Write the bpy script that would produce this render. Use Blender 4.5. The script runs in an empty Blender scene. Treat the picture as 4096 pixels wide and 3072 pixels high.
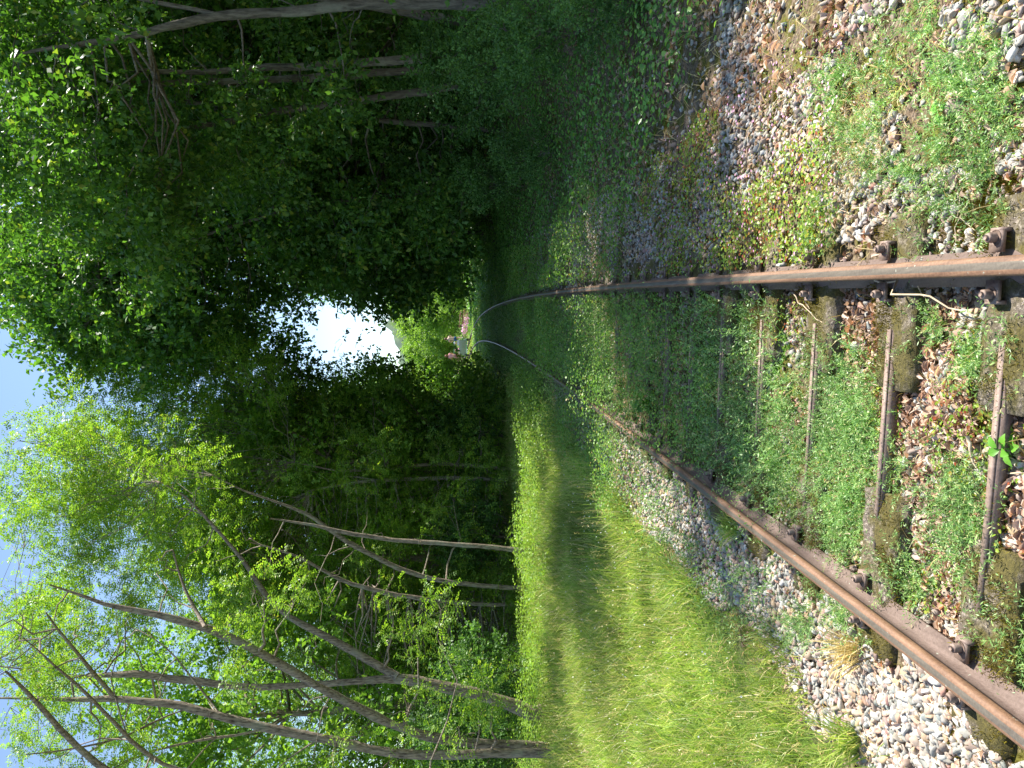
import bpy, bmesh, math
import numpy as np
from mathutils import Vector, Matrix

rng = np.random.default_rng(11)
SC = bpy.context.scene
COL = SC.collection
R = math.radians

# ------------------------------------------------------------------ camera
HC = 1.98
F = 3000.0                       # focal length in photo pixels (photo 4096 wide)
PITCH = math.atan(248 / 3000)
cam = bpy.data.cameras.new("camera")
cam.sensor_fit = 'HORIZONTAL'; cam.sensor_width = 36
cam.lens = F / 4096 * 36
cam.clip_start = 0.05; cam.clip_end = 12000
co = bpy.data.objects.new("camera", cam); COL.objects.link(co)
cp_, sp_ = math.cos(PITCH), math.sin(PITCH)
down = Vector((0, -sp_, -cp_)); right = Vector((1, 0, 0)); fwd = Vector((0, cp_, -sp_))
co.matrix_world = Matrix(((down.x, right.x, -fwd.x, 0), (down.y, right.y, -fwd.y, 0), (down.z, right.z, -fwd.z, HC), (0, 0, 0, 1)))
SC.camera = co

# ------------------------------------------------------------------ light
SUN_AZ, SUN_EL = 58.0, 52.0      # azimuth to the right of straight ahead
w = bpy.data.worlds.new("World"); SC.world = w; w.use_nodes = True
nt = w.node_tree; bg = nt.nodes["Background"]
sky = nt.nodes.new("ShaderNodeTexSky"); sky.sky_type = 'NISHITA'; sky.sun_disc = False
sky.sun_elevation = R(SUN_EL); sky.sun_rotation = R(SUN_AZ); sky.air_density = 1.0; sky.dust_density = 0.3; sky.ozone_density = 0.9
nt.links.new(sky.outputs[0], bg.inputs[0]); bg.inputs[1].default_value = 0.105
sl = bpy.data.lights.new("sun", 'SUN'); sl.energy = 5.0; sl.angle = R(0.6); sl.color = (1, 0.95, 0.86)
so = bpy.data.objects.new("sun", sl); COL.objects.link(so)
sd = Vector((math.sin(R(SUN_AZ)) * math.cos(R(SUN_EL)), math.cos(R(SUN_AZ)) * math.cos(R(SUN_EL)), math.sin(R(SUN_EL))))
so.rotation_euler = sd.to_track_quat('Z', 'Y').to_euler()
SC.view_settings.view_transform = 'Standard'; SC.view_settings.look = 'None'
SC.view_settings.exposure = 1.3; SC.view_settings.gamma = 1.0
SC.cycles.max_bounces = 7; SC.cycles.transparent_max_bounces = 4
SC.cycles.diffuse_bounces = 4; SC.cycles.transmission_bounces = 4; SC.cycles.glossy_bounces = 2

# ------------------------------------------------------------------ helpers
def P(px, py, Y):
    """photo pixel + distance ahead -> world point"""
    u = (px - 2048) / F; v = (1536 - py) / F
    dy = cp_ - u * sp_; dz = -sp_ - u * cp_
    t = Y / dy
    return np.array([v * t, Y, HC + dz * t])

def G(px, py, z=0.0):
    u = (px - 2048) / F; v = (1536 - py) / F
    dy = cp_ - u * sp_; dz = -sp_ - u * cp_
    t = (z - HC) / dz
    return np.array([v * t, dy * t, z])

class MB:
    def __init__(s): s.v = []; s.f = []; s.n = 0; s.m = []
    def add(s, v, f, m=0):
        v = np.asarray(v, float).reshape(-1, 3)
        if isinstance(f, np.ndarray):
            s.f.append(f + s.n); s.m.append(np.full(len(f), m))
        else:
            for q in f:
                s.f.append(np.array([q]) + s.n); s.m.append(np.array([m]))
        s.v.append(v); s.n += len(v)
    def box(s, c, d, rz=0.0, m=0, taper=1.0):
        x, y, z = np.array(d) / 2
        v = np.array([[-x, -y, -z], [x, -y, -z], [x, y, -z], [-x, y, -z], [-x * taper, -y * taper, z], [x * taper, -y * taper, z], [x * taper, y * taper, z], [-x * taper, y * taper, z]])
        ca, sa = math.cos(rz), math.sin(rz)
        v = v @ np.array([[ca, sa, 0], [-sa, ca, 0], [0, 0, 1]]) + np.array(c)
        s.add(v, np.array([[0, 3, 2, 1], [4, 5, 6, 7], [0, 1, 5, 4], [1, 2, 6, 5], [2, 3, 7, 6], [3, 0, 4, 7]]), m)
    def tube(s, pts, rad, k=6, m=0, cap=True):
        pts = np.asarray(pts, float); n = len(pts)
        rad = np.broadcast_to(np.asarray(rad, float), (n,))
        t = np.gradient(pts, axis=0); t /= np.linalg.norm(t, axis=1)[:, None] + 1e-9
        ref = np.array([1.0, 0, 0]) if abs(t[0, 0]) < .8 else np.array([0, 1.0, 0])
        a = np.cross(t, ref); a /= np.linalg.norm(a, axis=1)[:, None] + 1e-9
        b = np.cross(t, a)
        th = np.arange(k) * 2 * np.pi / k
        ring = pts[:, None] + rad[:, None, None] * (np.cos(th)[None, :, None] * a[:, None] + np.sin(th)[None, :, None] * b[:, None])
        i = np.arange(n - 1)[:, None] * k; j = np.arange(k)[None]
        q = np.stack([i + j, i + (j + 1) % k, i + k + (j + 1) % k, i + k + j], -1).reshape(-1, 4)
        s.add(ring, q, m)
        if cap:
            s.f.append(np.array([[s.n - n * k + x for x in range(k)]])); s.m.append(np.array([m]))
            s.f.append(np.array([[s.n - x - 1 for x in range(k)]])); s.m.append(np.array([m]))
    def ball(s, c, r, sub=1, m=0, sq=(1, 1, 1)):
        v, f = ICO[sub]
        s.add(v * np.array(sq) * r + np.array(c), f, m)
    def build(s, name, mats, parent=None, smooth=False):
        me = bpy.data.meshes.new(name)
        V = np.concatenate(s.v).astype(np.float32)
        L = np.concatenate([a.reshape(-1) for a in s.f]).astype(np.int32)
        S = np.concatenate([np.full(len(a), a.shape[1]) for a in s.f]).astype(np.int32)
        M = np.concatenate(s.m).astype(np.int32)
        me.vertices.add(len(V)); me.vertices.foreach_set("co", V.reshape(-1))
        me.loops.add(len(L)); me.loops.foreach_set("vertex_index", L)
        me.polygons.add(len(S))
        st = np.concatenate([[0], np.cumsum(S)[:-1]]).astype(np.int32)
        me.polygons.foreach_set("loop_start", st); me.polygons.foreach_set("loop_total", S)
        me.polygons.foreach_set("material_index", M)
        if smooth: me.polygons.foreach_set("use_smooth", np.ones(len(S), bool))
        me.update(calc_edges=True)
        for mm in (mats if isinstance(mats, (list, tuple)) else [mats]): me.materials.append(mm)
        o = bpy.data.objects.new(name, me); COL.objects.link(o)
        if parent: o.parent = parent
        return o

def ico(sub):
    bm = bmesh.new(); bmesh.ops.create_icosphere(bm, subdivisions=sub, radius=1.0)
    v = np.array([list(x.co) for x in bm.verts]); f = np.array([[q.index for q in x.verts] for x in bm.faces]); bm.free()
    return v, f
ICO = {1: ico(1), 2: ico(2), 3: ico(3)}

def empty(name, loc=(0, 0, 0), rz=0.0):
    o = bpy.data.objects.new(name, None); COL.objects.link(o); o.location = loc; o.rotation_euler = (0, 0, rz)
    o.empty_display_size = .1
    return o
def tag(o, label=None, cat=None, group=None, kind=None):
    if label: o["label"] = label
    if cat: o["category"] = cat
    if group: o["group"] = group
    if kind: o["kind"] = kind
    return o

def nrm(a): return a / (np.linalg.norm(a, axis=-1, keepdims=True) + 1e-9)
def rdir(n): return nrm(rng.normal(size=(n, 3)))

# ------------------------------------------------------------------ materials
def newmat(name):
    m = bpy.data.materials.new(name); m.use_nodes = True
    n = m.node_tree; b = n.nodes["Principled BSDF"]
    return m, n, b
def ramp(n, cols, src):
    r = n.nodes.new("ShaderNodeValToRGB"); e = r.color_ramp.elements
    while len(e) > 1: e.remove(e[-1])
    for i, (p, c) in enumerate(cols):
        x = e[0] if i == 0 else e.new(p)
        x.position = p; x.color = (*c, 1)
    n.links.new(src, r.inputs[0]); return r
def noise(n, scale, detail=4, vec=None, rough=.55):
    t = n.nodes.new("ShaderNodeTexNoise"); t.inputs["Scale"].default_value = scale; t.inputs["Detail"].default_value = detail
    t.inputs["Roughness"].default_value = rough
    if vec is None:
        vec = n.nodes.new("ShaderNodeNewGeometry").outputs["Position"]
    n.links.new(vec, t.inputs["Vector"]); return t
def mixc(n, fac, a, b, mode='MIX'):
    x = n.nodes.new("ShaderNodeMix"); x.data_type = 'RGBA'; x.blend_type = mode
    for k, v in ((0, fac), (6, a), (7, b)):
        if isinstance(v, (int, float)): x.inputs[k].default_value = v
        elif isinstance(v, tuple): x.inputs[k].default_value = (*v, 1)
        else: n.links.new(v, x.inputs[k])
    return x.outputs[2]
def bump(n, b, h, s, d=.02):
    x = n.nodes.new("ShaderNodeBump"); x.inputs["Strength"].default_value = s; x.inputs["Distance"].default_value = d
    n.links.new(h, x.inputs["Height"]); n.links.new(x.outputs[0], b.inputs["Normal"])

def leafmat(name, cols, trans=.45, tgain=(1.5, 1.6, .7), rough=.42, spec=.4, pv=.28):
    m, n, b = newmat(name)
    g = n.nodes.new("ShaderNodeNewGeometry")
    r = ramp(n, cols, g.outputs["Random Per Island"])
    nz = noise(n, 1.1, 2, g.outputs["Position"])
    mr = n.nodes.new("ShaderNodeMapRange"); mr.inputs[1].default_value = .3; mr.inputs[2].default_value = .7
    mr.inputs[3].default_value = 1 - pv; mr.inputs[4].default_value = 1 + pv
    n.links.new(nz.outputs[0], mr.inputs[0])
    vm = n.nodes.new("ShaderNodeVectorMath"); vm.operation = 'SCALE'
    n.links.new(r.outputs[0], vm.inputs[0]); n.links.new(mr.outputs[0], vm.inputs[3])
    n.links.new(vm.outputs[0], b.inputs["Base Color"])
    b.inputs["Roughness"].default_value = rough; b.inputs["Specular IOR Level"].default_value = spec
    t = n.nodes.new("ShaderNodeBsdfTranslucent")
    tc = mixc(n, 1.0, vm.outputs[0], tuple(tgain), 'MULTIPLY')
    n.links.new(tc, t.inputs[0])
    mx = n.nodes.new("ShaderNodeMixShader"); mx.inputs[0].default_value = trans
    n.links.new(b.outputs[0], mx.inputs[1]); n.links.new(t.outputs[0], mx.inputs[2])
    n.links.new(mx.outputs[0], n.nodes["Material Output"].inputs[0])
    return m

def plain(name, col, rough=.7, metal=0.0, var=.25, scale=8, spec=.4):
    m, n, b = newmat(name)
    nz = noise(n, scale, 5)
    r = ramp(n, [(.3, tuple(c * (1 - var) for c in col)), (.7, tuple(min(1, c * (1 + var)) for c in col))], nz.outputs[0])
    n.links.new(r.outputs[0], b.inputs["Base Color"]); b.inputs["Roughness"].default_value = rough
    b.inputs["Metallic"].default_value = metal; b.inputs["Specular IOR Level"].default_value = spec
    return m

M = {}
M['locust'] = leafmat('locust_leaf', [(0, (.11, .22, .03)), (.35, (.16, .30, .04)), (.7, (.22, .36, .05)), (.95, (.30, .42, .07)), (1, (.38, .38, .08))], .5, (1.45, 1.5, .6))
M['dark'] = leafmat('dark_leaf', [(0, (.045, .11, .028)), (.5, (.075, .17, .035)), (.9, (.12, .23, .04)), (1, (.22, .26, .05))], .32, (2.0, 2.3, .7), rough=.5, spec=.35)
M['gloss'] = leafmat('glossy_leaf', [(0, (.06, .14, .04)), (.5, (.09, .19, .05)), (1, (.15, .27, .07))], .35, (1.6, 1.8, .6), rough=.5, spec=.35)
M['midleaf'] = leafmat('mid_leaf', [(0, (.10, .21, .035)), (.5, (.17, .32, .05)), (1, (.27, .43, .07))], .42, (1.5, 1.6, .6), rough=.5, spec=.3)
M['far'] = leafmat('far_leaf', [(0, (.12, .24, .04)), (.5, (.22, .36, .06)), (1, (.34, .48, .09))], .4, (1.5, 1.6, .6))
M['ivy'] = leafmat('ivy_leaf', [(0, (.08, .19, .04)), (.6, (.14, .30, .06)), (1, (.27, .44, .10))], .35, (1.6, 1.8, .6), rough=.38)
M['grass'] = leafmat('grass_blade', [(0, (.16, .26, .05)), (.3, (.26, .38, .07)), (.6, (.38, .47, .10)), (.8, (.46, .48, .15)), (.9, (.56, .48, .24)), (1, (.64, .56, .34))], .4, (1.2, 1.3, .7), pv=.45)
M['grassherb'] = leafmat('herb_in_grass', [(0, (.12, .22, .04)), (.5, (.2, .32, .06)), (1, (.32, .42, .1))], .4, (1.2, 1.3, .6))
M['weed'] = leafmat('weed_leaf', [(0, (.13, .25, .08)), (.4, (.2, .35, .11)), (.8, (.29, .45, .14)), (.93, (.38, .46, .15)), (1, (.58, .5, .26))], .3, (1.2, 1.5, .7))
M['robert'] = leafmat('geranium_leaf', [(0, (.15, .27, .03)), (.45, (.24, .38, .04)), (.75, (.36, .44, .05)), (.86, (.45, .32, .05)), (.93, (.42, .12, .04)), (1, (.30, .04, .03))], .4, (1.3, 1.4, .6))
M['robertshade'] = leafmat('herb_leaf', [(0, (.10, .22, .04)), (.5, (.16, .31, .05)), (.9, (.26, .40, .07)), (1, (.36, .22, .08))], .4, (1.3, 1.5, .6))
M['pink'] = leafmat('pink_petal', [(0, (.75, .3, .55)), (1, (.85, .55, .75))], .3, (1, 1, 1))
M['white'] = leafmat('white_petal', [(0, (.8, .78, .72)), (1, (.9, .88, .85))], .3, (1, 1, 1))
M['straw'] = leafmat('straw', [(0, (.45, .33, .12)), (.5, (.62, .48, .2)), (1, (.75, .62, .32))], .3, (1, 1, .8))
M['litter'] = leafmat('dead_leaf', [(0, (.2, .11, .07)), (.25, (.42, .28, .19)), (.55, (.6, .45, .34)), (.8, (.7, .56, .46)), (1, (.62, .34, .2))], .25, (1.1, .9, .7), rough=.6, spec=.25)
M['moss'] = leafmat('moss_tuft', [(0, (.08, .062, .012)), (.5, (.15, .12, .02)), (1, (.26, .22, .03))], .3, (1.1, 1.1, .6), rough=.8, spec=.1)
M['mint'] = leafmat('mint_leaf', [(0, (.12, .33, .04)), (1, (.2, .45, .05))], .4, (1.2, 1.5, .6))

def stone_mat():
    m, n, b = newmat('ballast_stone')
    g = n.nodes.new("ShaderNodeNewGeometry")
    r = ramp(n, [(0, (.5, .47, .41)), (.14, (.25, .25, .22)), (.24, (.55, .48, .4)), (.34, (.14, .165, .15)), (.44, (.38, .27, .2)), (.53, (.46, .33, .18)), (.61, (.34, .17, .14)), (.69, (.24, .27, .25)), (.77, (.68, .65, .6)), (.83, (.36, .3, .24)), (.92, (.2, .13, .11)), (1, (.48, .38, .28))], g.outputs["Random Per Island"])
    nz = noise(n, 60, 4, g.outputs["Position"])
    c = mixc(n, ramp(n, [(.45, (0, 0, 0)), (.75, (.5, .5, .5))], nz.outputs[0]).outputs[0], r.outputs[0], (.36, .31, .25))
    n.links.new(c, b.inputs["Base Color"]); b.inputs["Roughness"].default_value = .75
    bump(n, b, noise(n, 140, 4, g.outputs["Position"]).outputs[0], .35, .004)
    return m
M['stone'] = stone_mat()

def bark(name, a, b_, scale=1.0, lichen=(.32, .33, .26)):
    m, n, b = newmat(name)
    tc = n.nodes.new("ShaderNodeNewGeometry")
    mp = n.nodes.new("ShaderNodeMapping"); mp.inputs["Scale"].default_value = (22 * scale, 22 * scale, 4 * scale)
    n.links.new(tc.outputs["Position"], mp.inputs[0])
    nz = noise(n, 1.2, 6, mp.outputs[0], .65)
    r = ramp(n, [(.33, a), (.62, b_)], nz.outputs[0])
    n2 = noise(n, 2.2, 4)
    r2 = ramp(n, [(.55, (0, 0, 0)), (.66, (1, 1, 1))], n2.outputs[0])
    c = mixc(n, r2.outputs[0], r.outputs[0], mixc(n, .5, r.outputs[0], lichen))
    n.links.new(c, b.inputs["Base Color"]); b.inputs["Roughness"].default_value = .9
    b.inputs["Specular IOR Level"].default_value = .2
    bump(n, b, nz.outputs[0], .9, .03)
    return m
M['bark'] = bark('locust_bark', (.06, .045, .035), (.36, .30, .235), 1.4)
M['barkgrey'] = bark('grey_bark', (.06, .055, .045), (.21, .19, .155))
M['barkdark'] = bark('dark_bark', (.05, .042, .034), (.16, .14, .11))
M['barkpale'] = bark('pale_bark', (.2, .17, .14), (.5, .45, .38))

# ------------------------------------------------------------------ the line
GA = 1.505
def xr(y): y = np.asarray(y, float); return .10 + .126 * y - .00083 * y * y - .0006 * np.maximum(0, y - 40) ** 2      # right rail
def slope(y): return .126 - .00166 * y - .0012 * np.maximum(0, y - 40)
def xc(y): return xr(y) - GA / 2
NZ = rng.random((64, 64))
def vnoise(x, y, s):
    x = np.asarray(x, float) / s; y = np.asarray(y, float) / s
    xi = np.floor(x).astype(int); yi = np.floor(y).astype(int); fx = x - xi; fy = y - yi
    fx = fx * fx * (3 - 2 * fx); fy = fy * fy * (3 - 2 * fy)
    g = lambda a, b: NZ[a % 64, b % 64]
    return (g(xi, yi) * (1 - fx) + g(xi + 1, yi) * fx) * (1 - fy) + (g(xi, yi + 1) * (1 - fx) + g(xi + 1, yi + 1) * fx) * fy
def sm(a, b, x): t = np.clip((x - a) / (b - a), 0, 1); return t * t * (3 - 2 * t)
def trackx(y):
    yy = np.clip(y, 0, 90); return xc(yy)
def H(x, y):
    s = x - trackx(y)
    h = .035 * (vnoise(x, y, .55) - .5) + .05 * (vnoise(x + 9, y, 2.3) - .5) * sm(1.2, 3, abs(s))
    near = 1 - sm(60, 85, y)
    h = h - .10 * sm(-1.6, -2.6, s) * near
    h = h + .45 * sm(-7.0, -14, s) * near
    h = h - .05 * sm(1.5, 2.6, s) * near - .03 * (1 - sm(.66, .72, abs(s))) * (1 - sm(9, 12, y))
    h = h + 1.5 * sm(2.5, 8.5, s) * near * sm(5, 11, y)
    return h

# ------------------------------------------------------------------ ground sheet
def axis(parts):
    return np.unique(np.concatenate([np.arange(a, b, d) for a, b, d in parts]))
gx = axis([(-3000, -300, 300), (-300, -60, 30), (-60, -14, 3), (-14, -4, .4), (-4, 4, .06), (4, 14, .3), (14, 60, 3), (60, 300, 30), (300, 3001, 300)])
gy = axis([(-400, -20, 40), (-20, 1.4, 2), (1.4, 8, .06), (8, 20, .25), (20, 100, 1.2), (100, 400, 25), (400, 6000, 400)])
X, Y = np.meshgrid(gx, gy)
Z = H(X, Y)
S = X - trackx(Y)
mb = MB()
ny, nx = X.shape
idx = np.arange(nx * ny).reshape(ny, nx)
mb.add(np.stack([X, Y, Z], -1).reshape(-1, 3), np.stack([idx[:-1, :-1], idx[:-1, 1:], idx[1:, 1:], idx[1:, :-1]], -1).reshape(-1, 4))
def ground_mat():
    m, n, b = newmat('ground_soil')
    at = n.nodes.new("ShaderNodeAttribute"); at.attribute_name = "cover"
    g = n.nodes.new("ShaderNodeNewGeometry")
    n1 = noise(n, 45, 5, g.outputs["Position"]); n2 = noise(n, 5, 4, g.outputs["Position"]); n3 = noise(n, 1.3, 4, g.outputs["Position"])
    dirt = ramp(n, [(.3, (.06, .042, .028)), (.5, (.15, .11, .075)), (.7, (.30, .23, .17))], n1.outputs[0])
    moss = ramp(n, [(.3, (.07, .065, .015)), (.7, (.15, .14, .03))], n1.outputs[0])
    grass = ramp(n, [(.3, (.05, .09, .018)), (.7, (.14, .22, .035))], n1.outputs[0])
    mf = ramp(n, [(.48, (0, 0, 0)), (.6, (1, 1, 1))], n2.outputs[0])
    c = mixc(n, mf.outputs[0], dirt.outputs[0], moss.outputs[0])
    c = mixc(n, at.outputs["Fac"], c, grass.outputs[0])
    n.links.new(c, b.inputs["Base Color"]); b.inputs["Roughness"].default_value = .95; b.inputs["Specular IOR Level"].default_value = .1
    bump(n, b, n1.outputs[0], .8, .02)
    return m
M['ground'] = ground_mat()
ground = mb.build('ground', M['ground'], smooth=True); tag(ground, kind='structure')
at = ground.data.attributes.new("cover", 'FLOAT', 'POINT')
gcov = np.clip(sm(-1.45, -2.0, S + .5 * (vnoise(X, Y, .7) - .5)) + sm(60, 72, Y), 0, 1)
gcov = gcov * (1 - .8 * sm(-6, -8, S) * (1 - sm(60, 70, Y)))
at.data.foreach_set("value", gcov.reshape(-1).astype(np.float32))

# ------------------------------------------------------------------ rails
def rust(name, a, b_, c_, rough, metal):
    m, n, b = newmat(name)
    g = n.nodes.new("ShaderNodeNewGeometry")
    mp = n.nodes.new("ShaderNodeMapping"); mp.inputs["Scale"].default_value = (30, 2.5, 30)
    n.links.new(g.outputs["Position"], mp.inputs[0])
    n1 = noise(n, 1.5, 6, mp.outputs[0], .6); n2 = noise(n, 90, 4, g.outputs["Position"])
    r = ramp(n, [(.3, a), (.5, b_), (.7, c_)], n1.outputs[0])
    c = mixc(n, .35, r.outputs[0], ramp(n, [(.35, a), (.65, c_)], n2.outputs[0]).outputs[0])
    sp = ramp(n, [(.68, (0, 0, 0)), (.73, (1, 1, 1))], noise(n, 38, 3, g.outputs["Position"]).outputs[0])
    c = mixc(n, sp.outputs[0], c, (.34, .34, .27))
    n.links.new(c, b.inputs["Base Color"]); b.inputs["Roughness"].default_value = rough; b.inputs["Metallic"].default_value = metal
    bump(n, b, n2.outputs[0], .25, .003)
    return m
M['rust'] = rust('rail_rust', (.10, .05, .028), (.19, .10, .055), (.28, .16, .09), .68, .0)
M['railtop'] = rust('rail_running_band', (.09, .075, .06), (.14, .118, .09), (.19, .16, .125), .42, .15)
M['web'] = rust('rail_web', (.10, .065, .052), (.165, .115, .092), (.22, .155, .13), .7, .1)
prof = [(-.065, -.145), (.065, -.145), (.065, -.135), (.012, -.118), (.009, -.045), (.030, -.037), (.0325, -.030), (.0325, -.012), (.026, -.004), (.013, 0), (-.013, 0), (-.026, -.004), (-.0325, -.012), (-.0325, -.030), (-.030, -.037), (-.009, -.045), (-.012, -.118), (-.065, -.135)]
RT = .18
def rail(off, label):
    ys = np.concatenate([np.arange(-2, 20, .25), np.arange(20, 110, 1.0)])
    yc = np.minimum(ys, 400)
    cx = xr(yc) + off; sl_ = slope(yc)
    nx_ = 1 / np.sqrt(1 + sl_ ** 2); ny_ = -sl_ * nx_
    k = len(prof); pr = np.array(prof)
    V = np.stack([cx[:, None] + pr[None, :, 0] * nx_[:, None], ys[:, None] + pr[None, :, 0] * ny_[:, None], np.broadcast_to(RT + pr[None, :, 1], (len(ys), k))], -1)
    mb = MB(); i = np.arange(len(ys) - 1)[:, None] * k; j = np.arange(k)[None]
    q = np.stack([i + j, i + (j + 1) % k, i + k + (j + 1) % k, i + k + j], -1)
    mb.add(V, q.reshape(-1, 4))
    mats = []
    for a in range(k): mats.append(1 if a in (9,) else (0 if 4 < a < 15 else 2))
    mb.m = [np.tile(np.array(mats), len(ys) - 1)]
    o = mb.build('rail', [M['rust'], M['railtop'], M['web']])
    return tag(o, label, 'rail', 'rails of the railway track')
rail(0.0, 'rusty brown rail on the right, running straight ahead past the flowering herbs')
rail(-GA, 'rusty orange rail on the left, running diagonally beside pale ballast and grass')

# ------------------------------------------------------------------ sleepers
def concrete():
    m, n, b = newmat('mossy_concrete')
    g = n.nodes.new("ShaderNodeNewGeometry")
    n1 = noise(n, 70, 5, g.outputs["Position"], .7); n2 = noise(n, 7, 5, g.outputs["Position"], .65)
    base = ramp(n, [(.3, (.06, .045, .035)), (.52, (.16, .13, .10)), (.7, (.5, .43, .36))], n1.outputs[0])
    ms = ramp(n, [(.3, (.045, .038, .01)), (.7, (.14, .115, .025))], n1.outputs[0])
    f = ramp(n, [(.36, (0, 0, 0)), (.52, (1, 1, 1))], n2.outputs[0])
    n.links.new(mixc(n, f.outputs[0], base.outputs[0], ms.outputs[0]), b.inputs["Base Color"])
    b.inputs["Roughness"].default_value = .92
    bump(n, b, n1.outputs[0], 1.0, .012)
    return m
M['concrete'] = concrete()
M['tiebar'] = rust('tie_bar_rust', (.15, .10, .08), (.24, .17, .135), (.34, .25, .2), .65, .1)
def block_mesh(mb, cx, w_, d, top):
    # rounded worn block with gently domed top, 7 x 5 grid
    nx_, ny_ = 11, 7
    us = np.linspace(-1, 1, nx_); vs = np.linspace(-1, 1, ny_)
    U, V = np.meshgrid(us, vs)
    ed = np.maximum(abs(U), abs(V))
    z = top - .018 * sm(.6, 1, ed) + .006 * rng.normal(size=U.shape)
    Xb = cx + U * w_ / 2 * (1 - .03 * abs(V) ** 4); Yb = V * d / 2 * (1 - .06 * abs(U) ** 4)
    top_v = np.stack([Xb, Yb, z], -1).reshape(-1, 3)
    id_ = np.arange(nx_ * ny_).reshape(ny_, nx_)
    q = np.stack([id_[:-1, :-1], id_[:-1, 1:], id_[1:, 1:], id_[1:, :-1]], -1).reshape(-1, 4)
    rim = list(id_[0, :]) + list(id_[1:, -1]) + list(id_[-1, :-1][::-1]) + list(id_[1:-1, 0][::-1])
    nb = len(rim); bot = top_v[rim].copy(); bot[:, 2] = -.12; bot[:, 0] = cx + (bot[:, 0] - cx) * 1.05; bot[:, 1] *= 1.1
    allv = np.concatenate([top_v, bot]); o_ = len(top_v)
    side = np.array([[rim[(i + 1) % nb], rim[i], o_ + i, o_ + (i + 1) % nb] for i in range(nb)])
    mb.add(allv, np.concatenate([q, side]))
def hexbolt(mb, c, r=.019, h=.032):
    th = np.arange(6) * np.pi / 3 + rng.random()
    x, y, z = c
    b0 = [(x + r * math.cos(a), y + r * math.sin(a), z) for a in th]; t0 = [(x + r * math.cos(a), y + r * math.sin(a), z + h * .85) for a in th]
    t1 = [(x + r * .86 * math.cos(a), y + r * .86 * math.sin(a), z + h) for a in th]
    f = [[i, (i + 1) % 6, 6 + (i + 1) % 6, 6 + i] for i in range(6)] + [[6 + i, 6 + (i + 1) % 6, 12 + (i + 1) % 6, 12 + i] for i in range(6)]
    mb.add(b0 + t0 + t1, np.array(f)); mb.f.append(np.array([[mb.n - 6 + i for i in range(6)]])); mb.m.append(np.array([0]))
    mb.tube([(x, y, z - .006), (x, y, z + .002)], r * 1.45, 12); mb.tube([(x, y, z + h), (x, y, z + h + .008)], r * .5, 8)
ordn = ['nearest the camera', 'second from the camera', 'third from the camera', 'fourth from the camera', 'fifth from the camera', 'sixth from the camera', 'seventh from the camera', 'eighth from the camera', 'ninth from the camera', 'tenth from the camera', 'eleventh from the camera', 'twelfth from the camera', 'thirteenth from the camera', 'fourteenth from the camera']
SLY = [2.52 + .68 * i for i in range(-1, 13)]
for i, y0 in enumerate(SLY):
    t = empty('railway_sleeper', (float(xc(y0)), y0, 0), -math.atan(float(slope(y0))))
    lab = 'mossy two-block concrete sleeper with a thin rusty tie bar, ' + (ordn[i])
    if i > 4: lab = 'shaded mossy concrete sleeper mostly buried in green weeds, ' + ordn[i]
    tag(t, lab, 'sleeper', 'concrete sleepers with steel tie bars')
    for sx in (-1, 1):
        mb = MB(); block_mesh(mb, sx * .62, .74 + .04 * rng.random(), .29, .045 + .01 * rng.random())
        mb.build('concrete_block', M['concrete'], t, smooth=False)
    mb = MB()
    mb.box((0, 0, .022), (1.0, .010, .05)); mb.box((0, .014, .0505), (1.0, .028, .007))
    mb.build('tie_bar', M['tiebar'], t)
    for sx in (-1, 1):
        for k in (-1, 1):
            bx = sx * GA / 2 + k * .098
            mb = MB(); hexbolt(mb, (bx, .05, .085))
            mb.build('bolt', M['tiebar'], t)
            mb = MB(); mb.box((bx - k * .012, .05, .076), (.075, .06, .016)); mb.box((bx + k * .028, .05, .058), (.014, .06, .05))
            mb.build('rail_clip', M['tiebar'], t)

# ------------------------------------------------------------------ leaf primitives
def leaves(mb, pos, d, side, L, W, fold=.15, m=0):
    """diamond leaves: pos (N,3) base, d direction, side vector, sizes"""
    L = np.broadcast_to(L, (len(pos),))[:, None]; W = np.broadcast_to(W, (len(pos),))[:, None]
    up = nrm(np.cross(side, d))
    a = pos; c = pos + d * L
    mid = pos + d * L * .45 
    b = mid + side * W * .5 + up * W * fold; e = mid - side * W * .5 + up * W * fold
    V = np.stack([a, b, c, e], 1).reshape(-1, 3)
    i = np.arange(len(pos))[:, None] * 4
    mb.add(V, i + np.array([[0, 1, 2, 3]]), m)
def leaves6(mb, pos, d, side, L, W, curl=.15, m=0):
    n = len(pos)
    L = np.broadcast_to(L, (n,))[:, None]; W = np.broadcast_to(W, (n,))[:, None]
    up = nrm(np.cross(side, d))
    V = np.stack([pos, pos + d * L * .3 + side * W * .5 + up * L * curl * .5, pos + d * L * .7 + side * W * .42 + up * L * curl * .5,
                  pos + d * L - up * L * curl, pos + d * L * .7 - side * W * .42 + up * L * curl * .5, pos + d * L * .3 - side * W * .5 + up * L * curl * .5], 1).reshape(-1, 3)
    i = np.arange(n)[:, None] * 6
    mb.add(V, np.concatenate([i + np.array([[0, 1, 2, 3]]), i + np.array([[0, 3, 4, 5]])]), m)
def blades(mb, pos, tip, W, side=None, m=0, bend=.35):
    n = len(pos)
    d = tip - pos; W = np.broadcast_to(W, (n,))[:, None]
    if side is None: side = nrm(np.cross(d, rdir(n)))
    sag = np.array([0, 0, 1.0]) * np.linalg.norm(d, axis=1)[:, None] * bend * .4
    mid = pos + d * .5 + sag
    V = np.stack([pos - side * W * .5, pos + side * W * .5, mid + side * W * .42, mid - side * W * .42, tip], 1).reshape(-1, 3)
    i = np.arange(n)[:, None] * 5
    mb.add(V, i + np.array([[0, 1, 2, 3]]), m)
    mb.f.append(i + np.array([[3, 2, 4]]) + (mb.n - 5 * n)); mb.m.append(np.full(n, m))

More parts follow.
